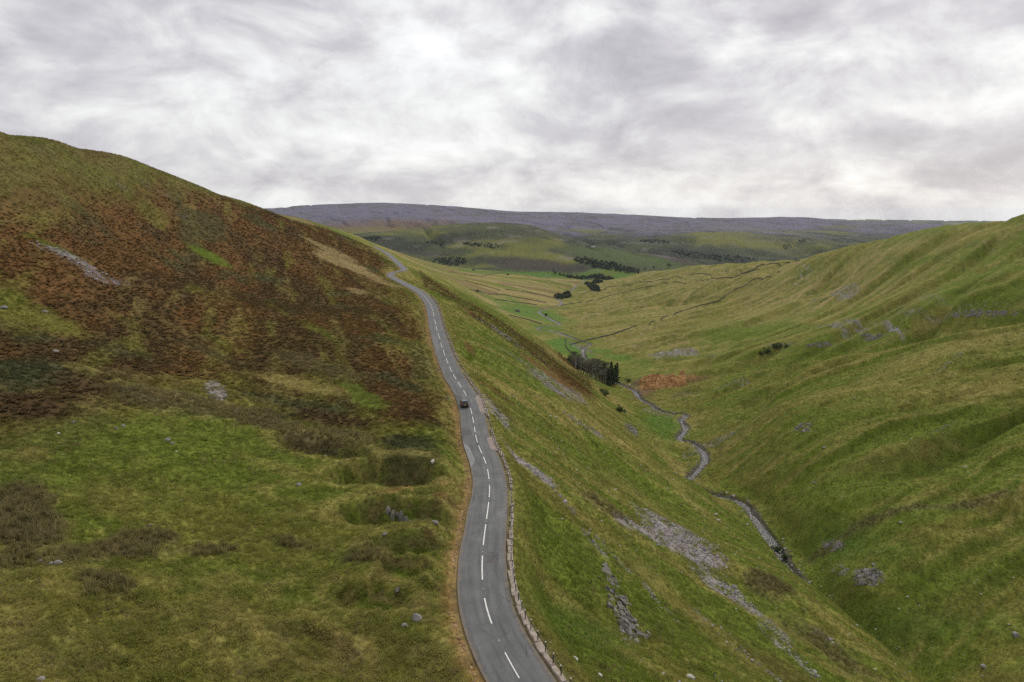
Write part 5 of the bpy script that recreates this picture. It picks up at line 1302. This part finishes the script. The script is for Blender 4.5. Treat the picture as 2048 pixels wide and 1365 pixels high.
def scatter(name, P, scl, tint, protos, label, tilt=.15):
    n = len(P)
    if n == 0: return
    m_ = bpy.data.meshes.new(name); m_.vertices.add(n); m_.vertices.foreach_set('co', np.asarray(P, np.float32).ravel())
    def att(nm, typ, data, key): a = m_.attributes.new(nm, typ, 'POINT'); a.data.foreach_set(key, np.asarray(data, np.float32).ravel())
    rot = np.c_[rng.normal(size=(n, 2)) * tilt, rng.uniform(0, 6.283, n)]
    att('rot', 'FLOAT_VECTOR', rot, 'vector'); att('tint', 'FLOAT_COLOR', np.c_[np.clip(tint, .003, .95), np.ones(n)], 'color')
    sc3 = np.asarray(scl)[:, None] * rng.uniform(.85, 1.18, (n, 3)); att('scl', 'FLOAT_VECTOR', sc3, 'vector')
    va = m_.attributes.new('var', 'INT', 'POINT'); va.data.foreach_set('value', rng.integers(0, len(protos), n).astype(np.int32))
    o = bpy.data.objects.new(name, m_); COL.objects.link(o); tag(o, label, None, None, 'stuff')
    g = bpy.data.node_groups.new(name, 'GeometryNodeTree'); g.interface.new_socket('Geometry', in_out='INPUT', socket_type='NodeSocketGeometry'); g.interface.new_socket('Geometry', in_out='OUTPUT', socket_type='NodeSocketGeometry')
    gi = g.nodes.new('NodeGroupInput'); go = g.nodes.new('NodeGroupOutput'); ip = g.nodes.new('GeometryNodeInstanceOnPoints'); jn = g.nodes.new('GeometryNodeJoinGeometry')
    for pr in reversed(protos):
        oi = g.nodes.new('GeometryNodeObjectInfo'); oi.inputs['Object'].default_value = pr; oi.inputs['As Instance'].default_value = True; g.links.new(oi.outputs['Geometry'], jn.inputs[0])
    def na_(nm, dt): q = g.nodes.new('GeometryNodeInputNamedAttribute'); q.data_type = dt; q.inputs['Name'].default_value = nm; return q.outputs['Attribute']
    e2r = g.nodes.new('FunctionNodeEulerToRotation'); g.links.new(na_('rot', 'FLOAT_VECTOR'), e2r.inputs[0])
    g.links.new(gi.outputs[0], ip.inputs['Points']); g.links.new(jn.outputs[0], ip.inputs['Instance']); ip.inputs['Pick Instance'].default_value = True
    g.links.new(na_('var', 'INT'), ip.inputs['Instance Index']); g.links.new(e2r.outputs[0], ip.inputs['Rotation']); g.links.new(na_('scl', 'FLOAT_VECTOR'), ip.inputs['Scale'])
    g.links.new(ip.outputs[0], go.inputs[0])
    md = o.modifiers.new('scatter', 'NODES'); md.node_group = g
    return o
GC3 = gc.reshape(len(AZ), len(RR), 3)
def ground_c(X, Y):
    u, v_ = lp(X, Y); i = np.clip(np.round(np.interp(u, AZ, np.arange(len(AZ)))).astype(int), 0, len(AZ) - 1); j = np.clip(np.round(np.interp(v_, _lr, np.arange(len(RR)))).astype(int), 0, len(RR) - 1)
    return GC3[i, j]
def sample(n, r0, r1, p, azl=40.0):
    'points in the sector ahead, density per area falling as r**-p'
    a = np.radians(rng.uniform(-azl, azl, n)); e = 2 - p
    u = rng.random(n); r = (r0 ** e + u * (r1 ** e - r0 ** e)) ** (1 / e) if abs(e) > 1e-3 else r0 * (r1 / r0) ** u
    return np.sin(a) * r, np.cos(a) * r, r
def clear_of(X, Y, dr, db):
    D, _, _ = ROADL.query(X, Y); B, _, _ = BECKL.query(X, Y); return (D > dr) & (B > db)
def visible(X, Y, Z, lift=.6):
    'keep what the ground does not hide from the camera or from a few steps beside it'
    ok = np.ones(len(X), bool); t_ = np.linspace(.06, .985, 56)
    for ox in (-14.0, 0.0, 14.0):
        v_ = np.ones(len(X), bool)
        for t in t_:
            zz = (CAMZ + (Z + lift - CAMZ) * t) - ground_z(ox + (X - ox) * t, Y * t)
            v_ &= zz > -.4
        ok = v_ if ox == -14.0 else (ok | v_)
    return ok
def jit(c, lo=.82, hi=1.3, dry=.22):
    n = len(c); c = 1.28 * c * rng.uniform(lo, hi, n)[:, None]
    k = (rng.random(n) < dry)[:, None] * rng.uniform(.2, .7, n)[:, None]
    return c * (1 - k) + np.array([(.26, .215, .085)]) * k
# bracken zones
def in_bracken(X, Y): return BRACKEN.mask(X, Y, 9.0, 30.0) | SLOPE_BR.mask(X, Y, 3.0, 18.0, 17)
def pm(X, Y, cols):
    m = np.zeros(len(X))
    for i, (e, cc, s, w) in enumerate(PATCH):
        if any(cc is q for q in cols): m = np.maximum(m, e.mask(X, Y, w, .55, 200 + i) * s)
    return m
def others(X, Y):                                        # green or stony breaks inside the bracken
    m = pm(X, Y, (G0, G1, G2, G3, ST, RU))
    for i, (e, s) in enumerate(SCREE): m = np.maximum(m, e.mask(X, Y, .5, .6, 400 + i) * s)
    return m
def finish(X, Y, keep):
    X, Y = X[keep], Y[keep]; Z = ground_z(X, Y); v_ = visible(X, Y, Z); return X[v_], Y[v_], Z[v_]
X, Y, r = sample(330000, 42, 620, 1.35)
X, Y, Z = finish(X, Y, clear_of(X, Y, 3.9, 3.4) & ~(in_bracken(X, Y) & (others(X, Y) < .3)))
g0 = ground_c(X, Y); k = (g0[:, 0] < 1.42 * g0[:, 1]) & (g0[:, 2] < .62 * g0[:, 0]); X, Y, Z = X[k], Y[k], Z[k]      # none on bare soil or scree
c_ = jit(g0[k]); dd = np.hypot(X, Y)
scatter('grass', np.c_[X, Y, Z - .02], rng.uniform(.6, 1.3, len(X)) * (1 + .5 * sst(120, 400, dd)) * (1 + .45 * fbm(X / 2.2, Y / 2.2, 2, 195)), c_, PR_GRASS, 'tussocky moor grass over the slopes')
X, Y, r = sample(250000, 95, 900, 1.0)
X, Y, Z = finish(X, Y, in_bracken(X + rng.normal(size=len(X)) * 4, Y + rng.normal(size=len(X)) * 6) & (others(X, Y) < rng.uniform(.2, .6, len(X))) & clear_of(X, Y, 4.2, 4))
cl_ = ground_c(X, Y); rust = (cl_[:, 0] > 1.35 * cl_[:, 1]); dd = np.hypot(X, Y)
scatter('bracken', np.c_[X, Y, Z - .03][rust], (rng.uniform(.6, 1.3, len(X)) * (1 + .5 * sst(200, 600, dd)))[rust], jit(cl_[rust], .8, 1.3, .05), PR_FERN, 'rust brown autumn bracken on the fell')
k = ~rust
scatter('heather', np.c_[X, Y, Z - .03][k], (rng.uniform(.6, 1.3, len(X)) * (1 + .4 * sst(200, 600, dd)))[k], jit(cl_[k], .8, 1.25, .04), PR_HEATH, 'dark heather and bilberry among the bracken')
X, Y, r = sample(160000, 42, 300, 1.1)
X, Y, Z = finish(X, Y, (pm(X, Y, (RU,)) * rng.uniform(.5, 1.2, len(X)) > .38) & clear_of(X, Y, 4.5, 4))
c_ = jit(np.repeat(np.array(RU)[None], len(X), 0) * .6 + ground_c(X, Y) * .5, .7, 1.4, .4)
scatter('rushes', np.c_[X, Y, Z - .03], rng.uniform(.55, 1.2, len(X)), c_, PR_RUSH, 'brown and straw rushes in the wet hollows', .2)
X, Y, r = sample(26000, 42, 190, 1.0)
X, Y, Z = finish(X, Y, (fbm(X / 3.5, Y / 3.5, 3, 197) + .5 * fbm(X / 16, Y / 16, 2, 198) > .30) & ~in_bracken(X, Y) & clear_of(X, Y, 4.5, 4))
c_ = np.array([(.30, .245, .115)]) * rng.uniform(.55, 1.25, (len(X), 1))
scatter('straw_tussocks', np.c_[X, Y, Z - .03], rng.uniform(.35, .62, len(X)), c_, PR_RUSH, 'pale straw tussocks dotted over the green turf', .3)
X, Y, r = sample(70000, 42, 260, 1.0)
X, Y, Z = finish(X, Y, (pm(X, Y, (BD, BG)) * rng.uniform(.5, 1.2, len(X)) > .4) & ~in_bracken(X, Y) & clear_of(X, Y, 4.5, 4))
scatter('heath_patches', np.c_[X, Y, Z - .03], rng.uniform(.6, 1.3, len(X)), jit(ground_c(X, Y), .8, 1.3, .05), PR_HEATH, 'dark heather in the hollow beside the road')
# stones: scree, beck bed, loose stones
SX, SY, SS_ = [], [], []
for e, s in SCREE:
    d_ = np.hypot(*e.c)
    if d_ > 900: continue
    area = math.pi * abs(np.linalg.det(e.M)); n = int(min(9000, max(40, area * 3.6 * s * (1 if d_ < 300 else .5))))
    q = np.sqrt(rng.random(n)) * 1.12; a = rng.uniform(0, 6.283, n)
    X = e.c[0] + e.M[0, 0] * q * np.cos(a) + e.M[0, 1] * q * np.sin(a); Y = e.c[1] + e.M[1, 0] * q * np.cos(a) + e.M[1, 1] * q * np.sin(a)
    kk = 3.0 / max(e.R, 1e-3); w = fbm(X * kk, Y * kk, 4, 400 + SCREE.index((e, s))) * .6
    keep = (q + w < 1.05) | (rng.random(n) < .06); SX.append(X[keep]); SY.append(Y[keep]); SS_.append(np.full(keep.sum(), 1.0 if d_ < 200 else 1.25))
X, Y, S_ = map(np.concatenate, (SX, SY, SS_)); k = clear_of(X, Y, 4.6, 0); X, Y, S_ = X[k], Y[k], S_[k]
g_ = rng.uniform(.55, 1.45, len(X)); c_ = np.array([(.235, .215, .205)]) * g_[:, None] * rng.uniform(.93, 1.07, (len(X), 3))
scatter('scree', np.c_[X, Y, ground_z(X, Y) + .02], rng.lognormal(-1.55, .42, len(X)) * S_, c_, PR_STONE, 'grey scree and loose stones on the slopes', .5)
ii = rng.integers(2, len(BECK) - 2, 8000); ii = ii[BECK[ii, 1] < 1300]; w = rng.normal(size=len(ii)) * 2.0
X = BECK[ii, 0] + BN[ii, 0] * w + rng.normal(size=len(ii)); Y = BECK[ii, 1] + BN[ii, 1] * w + rng.normal(size=len(ii))
g_ = rng.uniform(.5, 1.6, len(X)); scatter('beck_stones', np.c_[X, Y, ground_z(X, Y) + .05], rng.lognormal(-1.05, .5, len(X)), np.array([(.27, .25, .235)]) * g_[:, None], PR_STONE, 'grey stones in the bed of the beck', .4)
X, Y, r = sample(3600, 50, 520, 1.2); k = clear_of(X, Y, 4.5, 3) & ~(in_bracken(X, Y)) & ((X > road_x(Y)) | (rng.random(len(X)) < .10)) & (fbm(X / 30, Y / 30, 3, 190) > -.1); X, Y = X[k], Y[k]
g_ = rng.uniform(.7, 1.7, len(X)); scatter('loose_stones', np.c_[X, Y, ground_z(X, Y) + .03], rng.lognormal(-1.75, .45, len(X)), np.array([(.30, .285, .26)]) * g_[:, None], PR_STONE, 'loose pale stones strewn over the grass', .4)
# soil stones along the cut verge
s_ = rng.uniform(5, road_i(600), 2600); w = -(RW + .35 + np.abs(rng.normal(size=len(s_))) * .55)
kk_ = np.arange(len(RD)); X = np.interp(s_, kk_, RD[:, 0]) + np.interp(s_, kk_, RN[:, 0]) * w; Y = np.interp(s_, kk_, RD[:, 1]) + np.interp(s_, kk_, RN[:, 1]) * w
scatter('verge_gravel', np.c_[X, Y, ground_z(X, Y) + .02], rng.lognormal(-2.5, .5, len(X)), np.array([(.26, .17, .10)]) * rng.uniform(.5, 1.6, (len(X), 1)), PR_STONE, 'soil clods and gravel on the left verge', .4)

# ------------------------------------------------------------------ far woods: one mass each
PR_FAR = []
for i in range(3):
    v, f = leafclump(500 + i, 70, 4.2, 8.5, 1.5); PR_FAR.append(proto_mesh('far_tree', v, f, M_TINT))
def wood(name, ells, dens, label, col):
    XS, YS = [], []
    for e in ells:
        E_ = Ell(*e); area = math.pi * abs(np.linalg.det(E_.M)); n = int(min(2500, area * dens)); q = np.sqrt(rng.random(n)); a = rng.uniform(0, 6.283, n)
        XS.append(E_.c[0] + E_.M[0, 0] * q * np.cos(a) + E_.M[0, 1] * q * np.sin(a)); YS.append(E_.c[1] + E_.M[1, 0] * q * np.cos(a) + E_.M[1, 1] * q * np.sin(a))
    X, Y = np.concatenate(XS), np.concatenate(YS)
    scatter(name, np.c_[X, Y, ground_z(X, Y) - .5], rng.uniform(.6, 1.2, len(X)), np.array([col]) * rng.uniform(.6, 1.4, (len(X), 1)), PR_FAR, label, .05)
wood('far_wood', [(1170,522,22,6,6),(1215,532,36,8,8),(1255,541,26,6,6)], .012, 'dark wood on the lower side of the hill across the dale', (.050, .066, .034))
wood('dale_wood', [(1160,557,44,3,2),(1205,556,26,4,6),(1182,572,16,6,20),(1195,566,10,4,0)], .02, 'wood in the mouth of the gill at the dale bottom', (.055, .070, .036))
wood('hanging_wood', [(900,524,36,8,0),(960,490,40,4,4),(740,478,22,4,0),(870,486,20,3,0)], .006, 'scattered dark trees on the flank of the hill across the dale', (.050, .064, .038))
wood('gill_wood', [(1400,512,60,6,8),(1460,518,50,6,4),(1310,484,30,4,4),(1575,494,10,4,0),(1602,483,8,3,0)], .004, 'scattered dark trees on the far dale side', (.050, .064, .040))
wood('gorge_wood', [(1130,592,12,4,-10),(1118,597,8,3,0)], .02, 'dark bushes in the gorge of the beck', (.060, .068, .040))

# ------------------------------------------------------------------ haze
M_HAZE = bpy.data.materials.new('haze'); M_HAZE.use_nodes = True; t = M_HAZE.node_tree; t.nodes.clear()
pv_ = N(t, 'ShaderNodeVolumePrincipled', inp={'Density': 0.000017, 'Anisotropy': 0.1}); pv_.inputs['Color'].default_value = (0.80, 0.88, 1.0, 1)
ov = N(t, 'ShaderNodeOutputMaterial'); L(t, pv_.outputs[0], ov.inputs['Volume'])
z0, z1 = float(Gz.min()) - 2.0, max(float(Gz.max()), CAMZ) + 12.0
m = MB(); m.box((0, 0, (z0 + z1) / 2), (21000, 21000, (z1 - z0) / 2)); hz = m.build('haze', M_HAZE); tag(hz, kind='stuff')
